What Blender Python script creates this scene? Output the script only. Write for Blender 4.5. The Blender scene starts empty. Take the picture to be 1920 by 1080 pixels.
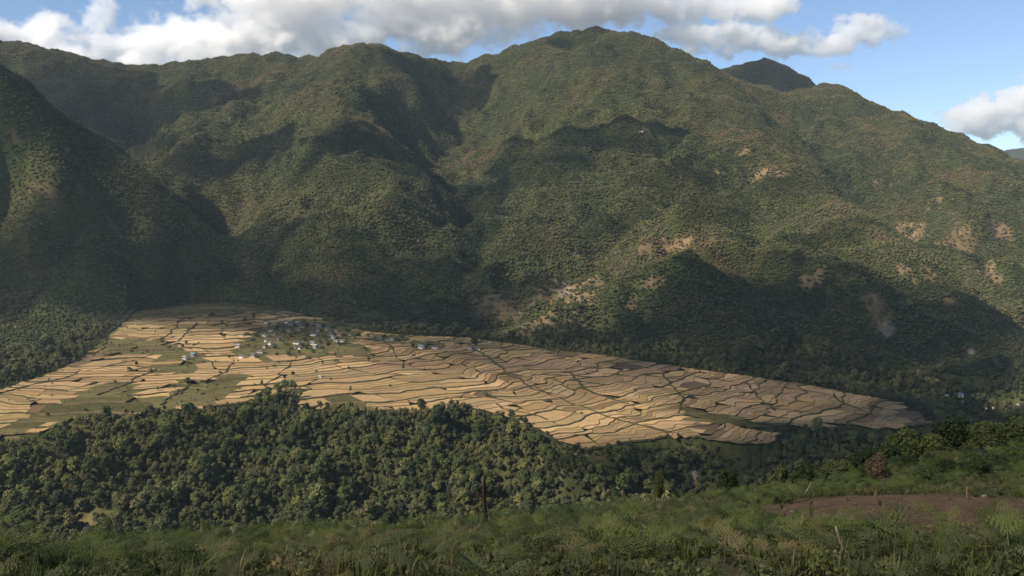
import bpy, bmesh, math, random
import numpy as np
from mathutils import Vector, Matrix, Euler

random.seed(7)
RNG = np.random.default_rng(11)
scene = bpy.context.scene
COL = scene.collection

# ------------------------------------------------------------------ camera
F = 960.0 / math.tan(math.radians(30.0))          # focal length in photo pixels (1920 wide)
PITCH = math.atan(140.0 / F)
cam_d = bpy.data.cameras.new('camera')
cam_d.sensor_width = 36.0
cam_d.lens = 18.0 / math.tan(math.radians(30.0))
cam_d.clip_start = 0.1
cam_d.clip_end = 80000.0
cam = bpy.data.objects.new('camera', cam_d)
COL.objects.link(cam)
cam.location = (0, 0, 0)
cam.rotation_euler = (math.pi / 2 - PITCH, 0, 0)
scene.camera = cam

# ------------------------------------------------------------------ light
SUN_EL = math.radians(39.0)
SUN_BACK = math.radians(31.0)                     # how far behind the camera's left the sun stands
SUN = np.array([-math.cos(SUN_EL) * math.cos(SUN_BACK), -math.cos(SUN_EL) * math.sin(SUN_BACK), math.sin(SUN_EL)])
world = bpy.data.worlds.new('World')
scene.world = world
world.use_nodes = True
wn = world.node_tree.nodes; wl = world.node_tree.links
wn.clear()
wo = wn.new('ShaderNodeOutputWorld'); wb = wn.new('ShaderNodeBackground'); ws = wn.new('ShaderNodeTexSky')
ws.sky_type = 'NISHITA'; ws.sun_disc = False
ws.sun_elevation = SUN_EL
ws.sun_rotation = math.atan2(SUN[0], SUN[1])
ws.altitude = 2200; ws.air_density = 1.0; ws.dust_density = 0.25; ws.ozone_density = 2.5
wb.inputs['Strength'].default_value = 0.098
wl.new(ws.outputs[0], wb.inputs[0]); wl.new(wb.outputs[0], wo.inputs[0])
sun_d = bpy.data.lights.new('sun', 'SUN')
sun_d.energy = 5.0; sun_d.angle = math.radians(0.6); sun_d.color = (1.0, 0.89, 0.73)
sun = bpy.data.objects.new('sun', sun_d); COL.objects.link(sun)
sun.rotation_euler = Vector(SUN).to_track_quat('Z', 'Y').to_euler()
scene.view_settings.view_transform = 'Standard'
scene.view_settings.look = 'None'
scene.view_settings.exposure = 0.64
scene.view_settings.gamma = 1.0
scene.cycles.use_denoising = True
scene.cycles.max_bounces = 12
scene.cycles.diffuse_bounces = 3
scene.cycles.volume_bounces = 10
scene.cycles.transparent_max_bounces = 12
scene.cycles.volume_max_steps = 256

# ------------------------------------------------------------------ pixel rays and world points
CP, SP = math.cos(PITCH), math.sin(PITCH)
def ray(px, py):
    u = (np.asarray(px, float) - 960) / F; v = -(np.asarray(py, float) - 540) / F
    y = CP + v * SP; z = -SP + v * CP
    return u / y, z / y                            # slopes per metre of depth
def P(px, py, d):
    a, b = ray(px, py)
    return np.array([a * d, d, b * d])
def pix(x, y, z):
    x = np.asarray(x, float); y = np.asarray(y, float); z = np.asarray(z, float)
    f = y * CP - z * SP; up = y * SP + z * CP
    return 960 + F * x / f, 540 - F * up / f

# ------------------------------------------------------------------ numpy noise
_perm = np.random.default_rng(3).permutation(4096)
_grad = np.random.default_rng(4).uniform(0, 2 * np.pi, 4096)
def gnoise(x, y):
    x = np.asarray(x, float); y = np.asarray(y, float)
    xi = np.floor(x).astype(np.int64); yi = np.floor(y).astype(np.int64)
    xf = x - xi; yf = y - yi
    def g(ix, iy, dx, dy):
        h = _perm[(_perm[ix & 4095] + iy) & 4095]
        a = _grad[h]
        return np.cos(a) * dx + np.sin(a) * dy
    u = xf * xf * xf * (xf * (xf * 6 - 15) + 10); v = yf * yf * yf * (yf * (yf * 6 - 15) + 10)
    n00 = g(xi, yi, xf, yf); n10 = g(xi + 1, yi, xf - 1, yf)
    n01 = g(xi, yi + 1, xf, yf - 1); n11 = g(xi + 1, yi + 1, xf - 1, yf - 1)
    return ((n00 * (1 - u) + n10 * u) * (1 - v) + (n01 * (1 - u) + n11 * u) * v) * 1.5
def fbm(x, y, s, octv=4, gain=0.5):
    t = 0; a = 1.0; f = 1.0 / s
    for k in range(octv):
        t = t + a * gnoise(x * f + 17.3 * k, y * f - 9.1 * k); a *= gain; f *= 2.03
    return t
def ridged(x, y, s, octv=3):
    t = 0; a = 1.0; f = 1.0 / s
    for k in range(octv):
        t = t + a * (0.5 - np.abs(gnoise(x * f + 31.7 * k, y * f + 5.3 * k))); a *= 0.5; f *= 2.1
    return t
def sstep(a, b, x):
    t = np.clip((x - a) / (b - a), 0, 1)
    return t * t * (3 - 2 * t)

# ------------------------------------------------------------------ polygons
def inside(poly, x, y):
    poly = np.asarray(poly); r = np.zeros(np.shape(x), bool)
    n = len(poly)
    for i in range(n):
        x0, y0 = poly[i]; x1, y1 = poly[(i + 1) % n]
        c = ((y0 > y) != (y1 > y))
        with np.errstate(divide='ignore', invalid='ignore'):
            xx = (x1 - x0) * (y - y0) / (y1 - y0 if y1 != y0 else 1e-9) + x0
        r ^= c & (x < xx)
    return r
def poly_dist(poly, x, y):
    poly = np.asarray(poly); best = np.full(np.shape(x), 1e9)
    n = len(poly)
    for i in range(n):
        a = poly[i]; b = poly[(i + 1) % n]; e = b - a; L = max((e ** 2).sum(), 1e-9)
        t = np.clip(((x - a[0]) * e[0] + (y - a[1]) * e[1]) / L, 0, 1)
        dx = x - a[0] - t * e[0]; dy = y - a[1] - t * e[1]
        best = np.minimum(best, dx * dx + dy * dy)
    return np.sqrt(best)

# ------------------------------------------------------------------ the alluvial fan: a flat cone with its apex at the gully mouth
AX, AY, AZ, ASL = -797.0, 2500.0, -256.0, 0.045
def cone(x, y):
    return AZ - ASL * np.hypot(x - AX, y - AY)
def fanpt(px, py):
    a, b = ray(px, py); d = 1500.0
    for _ in range(60):
        d = float(cone(a * d, d) / b) * 0.5 + d * 0.5
    return np.array([a * d, d, b * d])
FAN_PX = [(-250,800),(-250,770),(-100,745),(0,728),(100,698),(150,675),(175,655),(200,630),(240,602),(262,578),(330,565),(430,566),
  (520,577),(580,592),(640,611),(700,622),(760,628),(880,632),(960,643),(1040,657),(1120,664),(1250,684),(1400,704),(1500,717),
  (1600,737),(1680,753),(1722,772),(1748,795),(1700,802),(1650,805),(1590,798),(1540,801),(1480,797),(1440,800),(1465,828),
  (1395,834),(1335,826),(1290,820),(1240,824),(1190,830),(1130,838),(1100,842),(1060,838),(1030,815),(985,795),(930,778),
  (880,764),(850,766),(720,771),(640,768),(560,764),(545,735),(490,748),(420,762),(330,768),(240,772),(150,785),(70,812),(0,818),(-250,850)]
FAN = np.array([fanpt(*p)[:2] for p in FAN_PX])

# ------------------------------------------------------------------ terrain skeleton: ridges, gullies and slopes (photo pixel, distance in metres)
RIDGES = [
  # far skyline from left to right
  [(-500,60,5200),(-250,70,5200),(0,75,5200),(70,88,5200),(130,98,5200),(190,114,5250),(250,127,5300),(290,131,5400),(330,118,5400),(400,113,5400),(470,103,5300),(545,102,5200),(572,114,5150),
   (610,96,5000),(665,83,4800),(720,93,4850),(790,113,5100),(815,109,5200),(850,118,5500),(900,109,5500),(960,87,5400),(1040,66,5300),(1110,53,5200),(1190,61,5100),(1260,91,5000),(1320,119,4800),(1345,132,4750),(1380,151,4800),(1440,167,4950),(1500,179,5100),(1525,166,5200),(1550,150,5300),(1600,175,5250),(1700,216,5000),(1800,251,4700),(1920,302,4400),(2050,350,4100),(2300,430,3900)],
  # left near spur
  [(-700,-160,2500),(-400,-60,2550),(-150,50,2620),(0,152,2700),(60,195,2760),(100,222,2800),(190,272,2900),(300,337,2950),(370,410,2900),(415,480,2780),(432,535,2650)],
  [(60,195,2760),(110,300,2620),(180,385,2500),(270,455,2440),(350,515,2470)],
  # centre left spur coming forward
  [(665,83,4800),(655,130,4450),(650,190,4000),(640,252,3600),(625,320,3250),(610,390,2950),(620,480,2650),(640,560,2430),(650,612,2300)],
  # its left shoulder
  [(572,114,5150),(520,160,4750),(450,210,4350),(390,265,4000),(340,330,3600),(345,345,3450)],
  # its right shoulder
  [(640,252,3600),(720,275,3500),(780,300,3420),(830,345,3350)],
  [(625,320,3250),(720,330,3200),(800,400,2950),(850,480,2720)],
  # main peak spur
  [(1110,53,5200),(1130,110,4800),(1160,180,4300),(1200,246,3900),(1235,300,3550),(1250,332,3400),(1275,400,2950),(1270,470,2650),(1255,560,2350),(1245,640,2050)],
  [(1200,246,3900),(1100,272,3720),(1000,310,3480),(920,365,3250),(885,400,3120)],
  [(1250,332,3400),(1130,400,3050),(1080,470,2780),(1060,540,2520),(1050,600,2300)],
  [(1200,246,3900),(1300,300,3750),(1380,380,3350),(1450,430,3000),(1530,500,2700),(1600,590,2400),(1650,680,2100)],
  # right near ridge
  [(1345,132,4750),(1395,195,4350),(1440,262,4000),(1530,342,3500),(1640,402,3150),(1750,482,2800),(1860,565,2500),(1930,650,2300),(2050,760,2100)],
  # dark peak behind the saddle
  [(1290,165,6700),(1345,131,6650),(1400,118,6600),(1435,108,6500),(1480,126,6450),(1520,152,6400),(1560,190,6400),(1650,250,6300)],
]
GULLIES = [
  [(165,305,2860),(235,360,2790),(320,430,2730),(395,520,2660)],
  [(0,300,2640),(60,400,2560),(130,480,2500)],
  # gully mouth behind the left spur, running up and left
  [(432,548,2760),(420,500,3050),(380,420,3400),(330,345,3600),(260,300,3950),(190,268,4150),(120,235,4350),(60,190,4600)],
  [(432,548,2760),(440,575,2520)],
  # pocket slopes below the left skyline
  [(250,180,4750),(260,215,4500),(300,240,4250)],
  [(180,150,5000),(150,200,4600)],
  [(572,130,5000),(500,190,4600),(430,260,4150),(360,330,3750)],
  [(350,350,3420),(420,430,3050),(470,500,2750),(500,560,2550)],
  # central gully
  [(850,122,5450),(890,186,5000),(850,270,4450),(830,332,4000),(850,390,3550),(880,450,3150),(905,510,2800),(915,570,2500),(915,622,2250)],
  [(700,300,3420),(760,350,3130),(790,440,2850)],
  # right of the main spur
  [(1280,150,4600),(1330,230,4150),(1370,300,3800),(1420,360,3500),(1500,420,3150),(1590,480,2820),(1680,560,2520),(1760,650,2250),(1830,720,2000)],
  [(1340,400,3250),(1400,480,2900),(1450,560,2550),(1500,650,2150)],
  [(1150,330,3620),(1170,400,3150),(1170,480,2750),(1150,560,2450),(1150,640,2120)],
  [(1020,330,3480),(985,420,3100),(980,500,2750),(985,580,2400)],
  # between the near right ridge and the far right slope
  [(1450,228,4750),(1500,275,4450),(1560,348,4100),(1650,428,3700),(1760,505,3300),(1880,605,2950),(1960,690,2700)],
]
SLOPES = [
  (1600,250,4500),(1700,330,4000),(1800,400,3600),(1900,500,3300),(1850,330,4100),(2050,450,3500),(1580,205,5000),(1750,290,4400),
  (1520,235,4800),
  # foot of the right mountains and the valley to the right of the fan
  (1550,715,1850),(1650,730,1850),(1800,742,1900),(1860,756,1850),(1920,770,1800),(1750,700,2050),(1900,700,2080),(2100,800,1700),
  (1800,800,1650),(1950,830,1560),(1850,850,1480),(1780,850,1400),(2000,880,1400),
  (950,655,2150),(1050,668,2020),(1150,676,1930),(1300,702,1800),(1420,722,1740),
  (1000,630,2200),(1100,630,2150),
  # left forest flat beside the fan
  (0,700,1700),(-250,740,1600),(100,640,2050),(180,600,2300),(60,560,2450),(-150,600,2250),(-400,680,2100),(250,560,2600),(330,548,2640),(130,500,2600),(0,440,2620),(280,470,2720),
  (560,585,2480),(700,612,2330),(800,622,2240),
]
HIDDEN = []      # x, y, z points given directly: back sides and the near side of the valley
def sight(px, d, t):
    HIDDEN.append((float(ray(px, 540)[0]) * d, d, -t * d))
for px in range(-700, 2700, 200):
    for d, z in ((150, -85), (260, -140), (420, -230), (620, -320), (820, -390), (980, -425)):
        HIDDEN.append((float(ray(px, 540)[0]) * d, d, z))
for px in range(-700, 1250, 130):                               # back side of the skyline
    HIDDEN.append((float(ray(px, 540)[0]) * 6300, 6300, 560)); HIDDEN.append((float(ray(px, 540)[0]) * 7600, 7600, 250))
for px in range(1300, 2600, 160):
    HIDDEN.append((float(ray(px, 540)[0]) * 7600, 7600, 250)); HIDDEN.append((float(ray(px, 540)[0]) * 8600, 8600, -50))
for px, d, z in ((1330,5800,420),(1400,5800,430),(1480,5800,420),(1560,5900,380),(1640,5900,300),(1750,5900,380),(1900,5500,60),(2100,5300,-80),(2350,5200,-150)):
    HIDDEN.append((float(ray(px, 540)[0]) * d, d, z))
for px, d, z in ((-450,3300,250),(-200,3450,270),(0,3450,240),(130,3500,190)):   # behind the left spur
    HIDDEN.append((float(ray(px, 540)[0]) * d, d, z))
# scarp foot and river bed below the fan
SCARP = [(-250,1000,-405),(-100,990,-405),(60,1000,-405),(200,985,-405),(330,965,-402),(480,955,-400),(640,950,-398),(760,950,-398),(900,955,-398),(1020,960,-396),(1150,945,-394),(1280,935,-400),(1400,925,-410)]
for px, py, z in SCARP:
    a, b = ray(px, py); d = float(z / b); HIDDEN.append((float(a) * d, d, z)); HIDDEN.append((float(a) * (d - 70), d - 70, z - 8))
for px, py, z in ((1240,850,-345),(1320,855,-352),(1400,850,-352),(1500,845,-362),(1600,830,-352),(1500,818,-338),(1700,830,-365),(1650,880,-405),(1800,900,-420),(1980,930,-425),(1500,900,-405),(1180,880,-352),(1060,880,-350),(950,850,-345),(950,800,-312),(1080,850,-322)):
    a, b = ray(px, py); d = float(z / b); HIDDEN.append((float(a) * d, d, z))
pts = []
for line in RIDGES + GULLIES:
    q = [P(*p) for p in line]
    for i in range(len(q) - 1):
        n = max(1, int(np.hypot(*(q[i + 1] - q[i])[:2]) / 170))
        for k in range(n):
            pts.append(q[i] + (q[i + 1] - q[i]) * k / n)
    pts.append(q[-1])
pts += [P(*p) for p in SLOPES]
pts += [np.array(p) for p in HIDDEN]
for i in range(len(FAN)):
    a = FAN[i]; b = FAN[(i + 1) % len(FAN)]; n = max(1, int(np.hypot(*(b - a)) / 90))
    for k in range(n):
        p = a + (b - a) * k / n; pts.append(np.array([p[0], p[1], cone(*p)]))
for px, py in ((150,720),(350,640),(350,720),(550,680),(750,690),(900,720),(1100,750),(1300,760),(1500,770),(1000,690),(-150,800)):
    pts.append(fanpt(px, py))
pts = np.array(pts)
keep = []; seen = set()
for i, p in enumerate(pts):
    k = (int(p[0] // 22), int(p[1] // 22))
    if k in seen: continue
    seen.add(k); keep.append(i)
pts = pts[keep]
def rbf_fit(c, soft=25.0, reg=0.0):
    S = 1000.0; q = c[:, :2] / S; e = soft / S
    D = np.sqrt(((q[:, None] - q[None]) ** 2).sum(-1) + e * e)
    n = len(q); A = np.zeros((n + 3, n + 3)); A[:n, :n] = D - np.eye(n) * reg; A[:n, n] = 1; A[:n, n + 1:] = q; A[n, :n] = 1; A[n + 1:, :n] = q.T
    w = np.linalg.solve(A, np.concatenate([c[:, 2], np.zeros(3)]))
    def ev(x, y):
        x = np.asarray(x, float).ravel() / S; y = np.asarray(y, float).ravel() / S
        out = np.empty(len(x))
        for s in range(0, len(x), 20000):
            xx = x[s:s + 20000, None]; yy = y[s:s + 20000, None]
            D = np.sqrt((xx - q[None, :, 0]) ** 2 + (yy - q[None, :, 1]) ** 2 + e * e)
            out[s:s + 20000] = D @ w[:n] + w[n] + w[n + 1] * xx[:, 0] + w[n + 2] * yy[:, 0]
        return out
    return ev
terr_rbf = rbf_fit(pts, 30.0, 0.02)
CRESTS = [np.array([P(*p)[:2] for p in RIDGES[k]]) for k in (0, 1, -2, -1)]       # the ridges seen against the sky or another slope
def crest_dist(x, y):
    best = np.full(np.shape(x), 1e9)
    for q in CRESTS:
        for a, b in zip(q[:-1], q[1:]):
            e = b - a; t = np.clip(((x - a[0]) * e[0] + (y - a[1]) * e[1]) / max((e ** 2).sum(), 1e-9), 0, 1)
            best = np.minimum(best, (x - a[0] - t * e[0]) ** 2 + (y - a[1] - t * e[1]) ** 2)
    return np.sqrt(best)
def terr_full(x, y):
    z = terr_rbf(x, y)
    ins = inside(FAN, x, y); pd = poly_dist(FAN, x, y)
    m = np.where(ins, 0, sstep(20, 420, pd)) * sstep(900, 1600, y)
    wx = x + 60 * fbm(x, y, 420, 2); wy = y + 60 * fbm(x + 999, y, 420, 2)
    z = z + m * (1 - 0.45 * sstep(500, 900, z)) * (0.16 + 0.84 * sstep(40, 340, crest_dist(x, y))) * (165 * (ridged(wx, wy, 720, 4) - 0.60) + 30 * fbm(x, y, 190, 3))
    z = z + np.where(ins, 0, sstep(4, 60, pd)) * (5.0 + 15.0 * sstep(3200, 4300, y)) * fbm(x, y, 60 + 50 * sstep(3200, 4300, y), 3)
    z = z + np.where(ins, 0, sstep(10, 70, pd)) * (1 - sstep(1350, 1700, y)) * sstep(900, 1050, y) * 22 * (fbm(x, y, 75, 3) + 0.5 * ridged(x, y, 140, 2) - 0.25)
    c = cone(x, y)
    z = np.where(ins, c - 3.0 - 0 * z, z)
    z = np.where((~ins) & (pd < 25), np.minimum(z, c - 0.6 + 0 * z), z)
    return z

# polar grid (equal angles sideways, growing steps in depth)
NU, ND = 620, 640
us = np.linspace(-0.86, 0.86, NU)
ds = np.concatenate([np.geomspace(70, 900, 60, endpoint=False), np.linspace(900, 2300, 260, endpoint=False), np.geomspace(2300, 8600, ND - 320)])
GU, GD = np.meshgrid(us, ds)
GX = GU * GD; GY = GD.copy()
GZ = terr_full(GX.ravel(), GY.ravel()).reshape(GX.shape)
def terr(x, y):
    """bilinear lookup of the terrain grid"""
    x = np.asarray(x, float); y = np.asarray(y, float)
    fi = np.interp(y, ds, np.arange(ND)); fj = np.clip((x / np.maximum(y, 1) - us[0]) / (us[1] - us[0]), 0, NU - 1.001)
    i = np.clip(fi.astype(int), 0, ND - 2); j = fj.astype(int); a = fi - i; b = fj - j
    return (GZ[i, j] * (1 - b) + GZ[i, j + 1] * b) * (1 - a) + (GZ[i + 1, j] * (1 - b) + GZ[i + 1, j + 1] * b) * a
def hit(px, py, d0=900, d1=8500):
    """where the line of sight through a photo pixel meets the terrain"""
    a, b = ray(px, py); d = np.geomspace(d0, d1, 4000)
    h = terr(a * d, d) - b * d
    k = np.argmax(h > 0)
    if not (h > 0).any(): k = len(d) - 1
    return np.array([a * d[k], d[k], terr(a * d[k], d[k])])
# what the camera can see of the terrain (running horizon along each column)
_slope = GZ / GD
_run = np.maximum.accumulate(_slope, axis=0)
HID = (_run - _slope) * GD                       # metres below the line of sight
def hidden_by(x, y):
    fi = np.clip(np.round(np.interp(y, ds, np.arange(ND))).astype(int), 0, ND - 1)
    fj = np.clip(np.round((x / y - us[0]) / (us[1] - us[0])).astype(int), 0, NU - 1)
    return HID[fi, fj]

# ------------------------------------------------------------------ building helpers
def mesh_np(name, verts, faces, mat=None, smooth=True, attrs=None):
    verts = np.asarray(verts, np.float32); faces = np.asarray(faces, np.int32)
    me = bpy.data.meshes.new(name)
    me.vertices.add(len(verts)); me.vertices.foreach_set('co', verts.ravel())
    k = faces.shape[1]
    me.loops.add(faces.size); me.loops.foreach_set('vertex_index', faces.ravel())
    me.polygons.add(len(faces)); me.polygons.foreach_set('loop_start', np.arange(0, faces.size, k, dtype=np.int32))
    me.polygons.foreach_set('loop_total', np.full(len(faces), k, np.int32))
    if smooth: me.polygons.foreach_set('use_smooth', np.ones(len(faces), bool))
    for an, (kind, dom, arr) in (attrs or {}).items():
        at = me.attributes.new(an, kind, dom)
        at.data.foreach_set('color' if kind == 'FLOAT_COLOR' else 'vector' if kind == 'FLOAT_VECTOR' else 'value', np.asarray(arr).ravel())
    me.update(); me.validate()
    if mat: me.materials.append(mat)
    return me
def link(name, data, parent=None, loc=None):
    o = bpy.data.objects.new(name, data); COL.objects.link(o)
    if parent: o.parent = parent
    if loc is not None: o.location = loc
    return o
def tag(o, label=None, cat=None, group=None, kind=None):
    if label: o['label'] = label
    if cat: o['category'] = cat
    if group: o['group'] = group
    if kind: o['kind'] = kind
    return o
class MB:
    def __init__(s): s.v = []; s.f = []; s.m = []
    def add(s, verts, faces, mi=0):
        n = len(s.v); s.v += [tuple(v) for v in verts]; s.f += [tuple(i + n for i in f) for f in faces]; s.m += [mi] * len(faces)
    def box(s, x0, x1, y0, y1, z0, z1, mi=0):
        s.add([(x0,y0,z0),(x1,y0,z0),(x1,y1,z0),(x0,y1,z0),(x0,y0,z1),(x1,y0,z1),(x1,y1,z1),(x0,y1,z1)],
              [(0,3,2,1),(4,5,6,7),(0,1,5,4),(1,2,6,5),(2,3,7,6),(3,0,4,7)], mi)
    def tube(s, pts, rad, n=6, mi=0):
        base = len(s.v); pts = [Vector(p) for p in pts]
        for i, p in enumerate(pts):
            t = (pts[min(i + 1, len(pts) - 1)] - pts[max(i - 1, 0)]).normalized()
            a = t.orthogonal().normalized(); b = t.cross(a)
            r = rad[i] if hasattr(rad, '__len__') else rad
            for k in range(n):
                w = 2 * math.pi * k / n; s.v.append(tuple(p + a * (r * math.cos(w)) + b * (r * math.sin(w))))
        for i in range(len(pts) - 1):
            for k in range(n):
                s.f.append((base + i * n + k, base + i * n + (k + 1) % n, base + (i + 1) * n + (k + 1) % n, base + (i + 1) * n + k)); s.m.append(mi)
        s.f.append(tuple(base + k for k in range(n))[::-1]); s.m.append(mi)
        s.f.append(tuple(base + (len(pts) - 1) * n + k for k in range(n))); s.m.append(mi)
    def mesh(s, name, mats, smooth=False):
        me = bpy.data.meshes.new(name); me.from_pydata(s.v, [], s.f)
        for m in (mats if isinstance(mats, (list, tuple)) else [mats]): me.materials.append(m)
        me.polygons.foreach_set('material_index', s.m)
        if smooth: me.polygons.foreach_set('use_smooth', [True] * len(s.f))
        me.update(); return me

# ------------------------------------------------------------------ materials
class NT:
    def __init__(s, name):
        s.mat = bpy.data.materials.new(name); s.mat.use_nodes = True
        s.t = s.mat.node_tree; s.n = s.t.nodes; s.n.clear(); s.out = s.n.new('ShaderNodeOutputMaterial')
    def new(s, t, **kw):
        n = s.n.new(t)
        for k, v in kw.items():
            if k.startswith('i_'): n.inputs[k[2:].replace('_', ' ')].default_value = v
            else: setattr(n, k, v)
        return n
    def l(s, a, b): s.t.links.new(a, b)
    def noise(s, vec, scale, detail=4, rough=0.55):
        n = s.new('ShaderNodeTexNoise'); n.inputs['Scale'].default_value = scale; n.inputs['Detail'].default_value = detail; n.inputs['Roughness'].default_value = rough
        if vec is not None: s.l(vec, n.inputs['Vector'])
        return n.outputs['Fac']
    def ramp(s, fac, stops):
        r = s.new('ShaderNodeValToRGB'); e = r.color_ramp.elements
        while len(e) < len(stops): e.new(0.5)
        for i, (p, c) in enumerate(stops): e[i].position = p; e[i].color = (*c, 1)
        s.l(fac, r.inputs[0]); return r.outputs[0]
    def mix(s, fac, a, b, mode='MIX'):
        m = s.new('ShaderNodeMix', data_type='RGBA', blend_type=mode)
        for v, i in ((fac, 0), (a, 6), (b, 7)):
            if isinstance(v, (int, float)): m.inputs[i].default_value = v
            elif isinstance(v, tuple): m.inputs[i].default_value = (*v, 1)
            else: s.l(v, m.inputs[i])
        return m.outputs[2]
    def math(s, op, a, b=0.0):
        m = s.new('ShaderNodeMath', operation=op)
        for v, i in ((a, 0), (b, 1)):
            if isinstance(v, (int, float)): m.inputs[i].default_value = v
            else: s.l(v, m.inputs[i])
        return m.outputs[0]
    def pos(s): return s.new('ShaderNodeNewGeometry').outputs['Position']
    def obj(s): return s.new('ShaderNodeTexCoord').outputs['Object']
    def attr(s, name, kind='GEOMETRY'):
        return s.new('ShaderNodeAttribute', attribute_name=name, attribute_type=kind)
    def bsdf(s, color, rough=0.9, spec=0.15, bump=None, bdist=0.1, bstr=0.6):
        b = s.new('ShaderNodeBsdfPrincipled'); b.inputs['Roughness'].default_value = rough; b.inputs['Specular IOR Level'].default_value = spec
        if isinstance(color, tuple): b.inputs['Base Color'].default_value = (*color, 1)
        else: s.l(color, b.inputs['Base Color'])
        if bump is not None:
            n = s.new('ShaderNodeBump'); n.inputs['Strength'].default_value = bstr; n.inputs['Distance'].default_value = bdist
            s.l(bump, n.inputs['Height']); s.l(n.outputs[0], b.inputs['Normal'])
        s.l(b.outputs[0], s.out.inputs['Surface']); return b
def simple(name, c, c2=None, scale=3.0, rough=0.9, world_pos=False, spec=0.15):
    t = NT(name)
    v = t.pos() if world_pos else t.obj()
    n = t.noise(v, scale, 5)
    c2 = c2 or tuple(x * 0.65 for x in c)
    t.bsdf(t.ramp(n, [(0.3, c2), (0.7, c)]), rough, spec, n, 0.02)
    return t.mat
def foliage(name, stops, trans=0.25, kind='INSTANCER'):
    """leaf colour chosen by the plant's own tint (0..1) with small variation from leaf to leaf"""
    t = NT(name)
    a = t.attr('tint', kind).outputs['Fac'] if kind == 'INSTANCER' else t.new('ShaderNodeObjectInfo').outputs['Random']
    rnd = t.new('ShaderNodeObjectInfo').outputs['Random']
    n = t.noise(t.obj(), 0.55, 3)
    f = t.math('ADD', t.math('ADD', t.math('MULTIPLY', a, 0.80), t.math('MULTIPLY', t.math('SUBTRACT', n, 0.5), 0.35)), t.math('MULTIPLY', t.math('SUBTRACT', rnd, 0.5), 0.22))
    c = t.ramp(f, stops)
    hv = t.new('ShaderNodeHueSaturation'); t.l(c, hv.inputs['Color'])
    t.l(t.math('ADD', t.math('MULTIPLY', rnd, 0.36), 0.82), hv.inputs['Value'])
    b = t.bsdf(hv.outputs[0], 0.75, 0.2)
    if trans:
        tr = t.new('ShaderNodeBsdfTranslucent'); t.l(hv.outputs[0], tr.inputs[0])
        m = t.new('ShaderNodeMixShader'); m.inputs[0].default_value = trans
        t.l(b.outputs[0], m.inputs[1]); t.l(tr.outputs[0], m.inputs[2]); t.l(m.outputs[0], t.out.inputs['Surface'])
    return t.mat
GREENS = [(0.0, (0.040, 0.051, 0.027)), (0.25, (0.071, 0.081, 0.036)), (0.45, (0.107, 0.108, 0.046)), (0.65, (0.148, 0.134, 0.056)), (0.80, (0.160, 0.121, 0.060)), (1.0, (0.185, 0.120, 0.072))]
M_LEAF = foliage('forest_leaf', GREENS, 0.2)
M_LEAF_OBJ = foliage('single_tree_leaf', [(0.0, (0.038, 0.056, 0.022)), (0.4, (0.078, 0.098, 0.033)), (0.8, (0.130, 0.138, 0.044)), (1.0, (0.15, 0.14, 0.05))], 0.2, 'OBJECT')
M_BARK = simple('bark', (0.13, 0.10, 0.075), scale=1.5)

# ------------------------------------------------------------------ ground cover of the slopes: bare and grassy patches (photo pixel, half sizes, kind)
PATCHES = [(1072,556,58,36,'tan'),(1055,545,16,16,'rock'),(945,582,72,30,'brown'),(1020,605,90,26,'brown'),(930,560,25,10,'brown'),(1280,455,48,14,'tan'),(1440,322,30,18,'tan'),(1398,285,18,12,'tan'),
  (1470,325,16,10,'tan'),(1800,470,44,50,'brown'),(1880,440,24,26,'brown'),(1712,440,24,16,'tan'),(1700,425,18,12,'tan'),(1740,520,34,18,'brown'),(1520,532,24,14,'tan'),(1660,618,14,18,'rock'),(1655,600,20,14,'brown'),
  (1545,502,20,10,'brown'),(1230,527,20,10,'tan'),(1650,340,34,12,'brown'),(1765,380,9,10,'tan'),(1738,397,8,6,'tan'),(78,350,20,5,'brown'),(152,358,20,4,'brown'),(30,265,14,3,'brown'),(212,425,14,5,'brown'),
  (570,410,26,18,'brown'),(556,418,7,9,'rock'),(680,455,30,5,'grass'),(700,592,42,12,'grass'),(803,372,12,8,'brown'),(880,500,20,12,'brown'),(1342,327,12,5,'tan'),(1575,426,24,5,'tan'),(1850,640,18,22,'brown'),
  (1640,565,34,20,'brown'),(1550,696,28,10,'brown'),(1700,505,26,10,'tan'),(1810,715,70,14,'grass'),(1890,765,40,14,'grass'),(1780,560,26,20,'brown'),(1600,410,30,12,'brown'),(1860,520,16,26,'tan'),
  (1822,660,5,6,'rock'),(1185,570,20,14,'brown'),(1205,470,16,10,'brown'),(330,575,55,13,'grass'),(470,580,50,9,'grass'),(1700,700,40,8,'grass'),(1215,246,12,5,'tan'),(1245,262,10,5,'brown'),
  (905,778,52,10,'brown'),(960,800,46,12,'brown'),(1010,818,26,9,'brown'),(1092,850,42,9,'tan'),(1110,866,28,12,'grass'),(1010,880,12,22,'tan'),(30,822,70,10,'scrub'),(130,800,60,10,'scrub'),(230,782,60,7,'scrub'),(360,775,50,6,'scrub'),
  (58,802,16,4,'rock'),(140,984,70,17,'scrub'),(698,850,5,7,'rock'),(1053,885,5,10,'rock'),(1300,890,8,10,'rock'),(1310,838,30,6,'brown'),(240,900,9,6,'rock'),(405,866,6,4,'rock')]
GC = {'tan': (0.185, 0.138, 0.080), 'brown': (0.128, 0.096, 0.058), 'rock': (0.24, 0.20, 0.155), 'grass': (0.070, 0.076, 0.030), 'scrub': (0.115, 0.10, 0.045)}
KILL = {'tan': 0.64, 'brown': 0.62, 'rock': 0.9, 'grass': 0.96, 'scrub': 0.92}
patch_world = []
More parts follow.
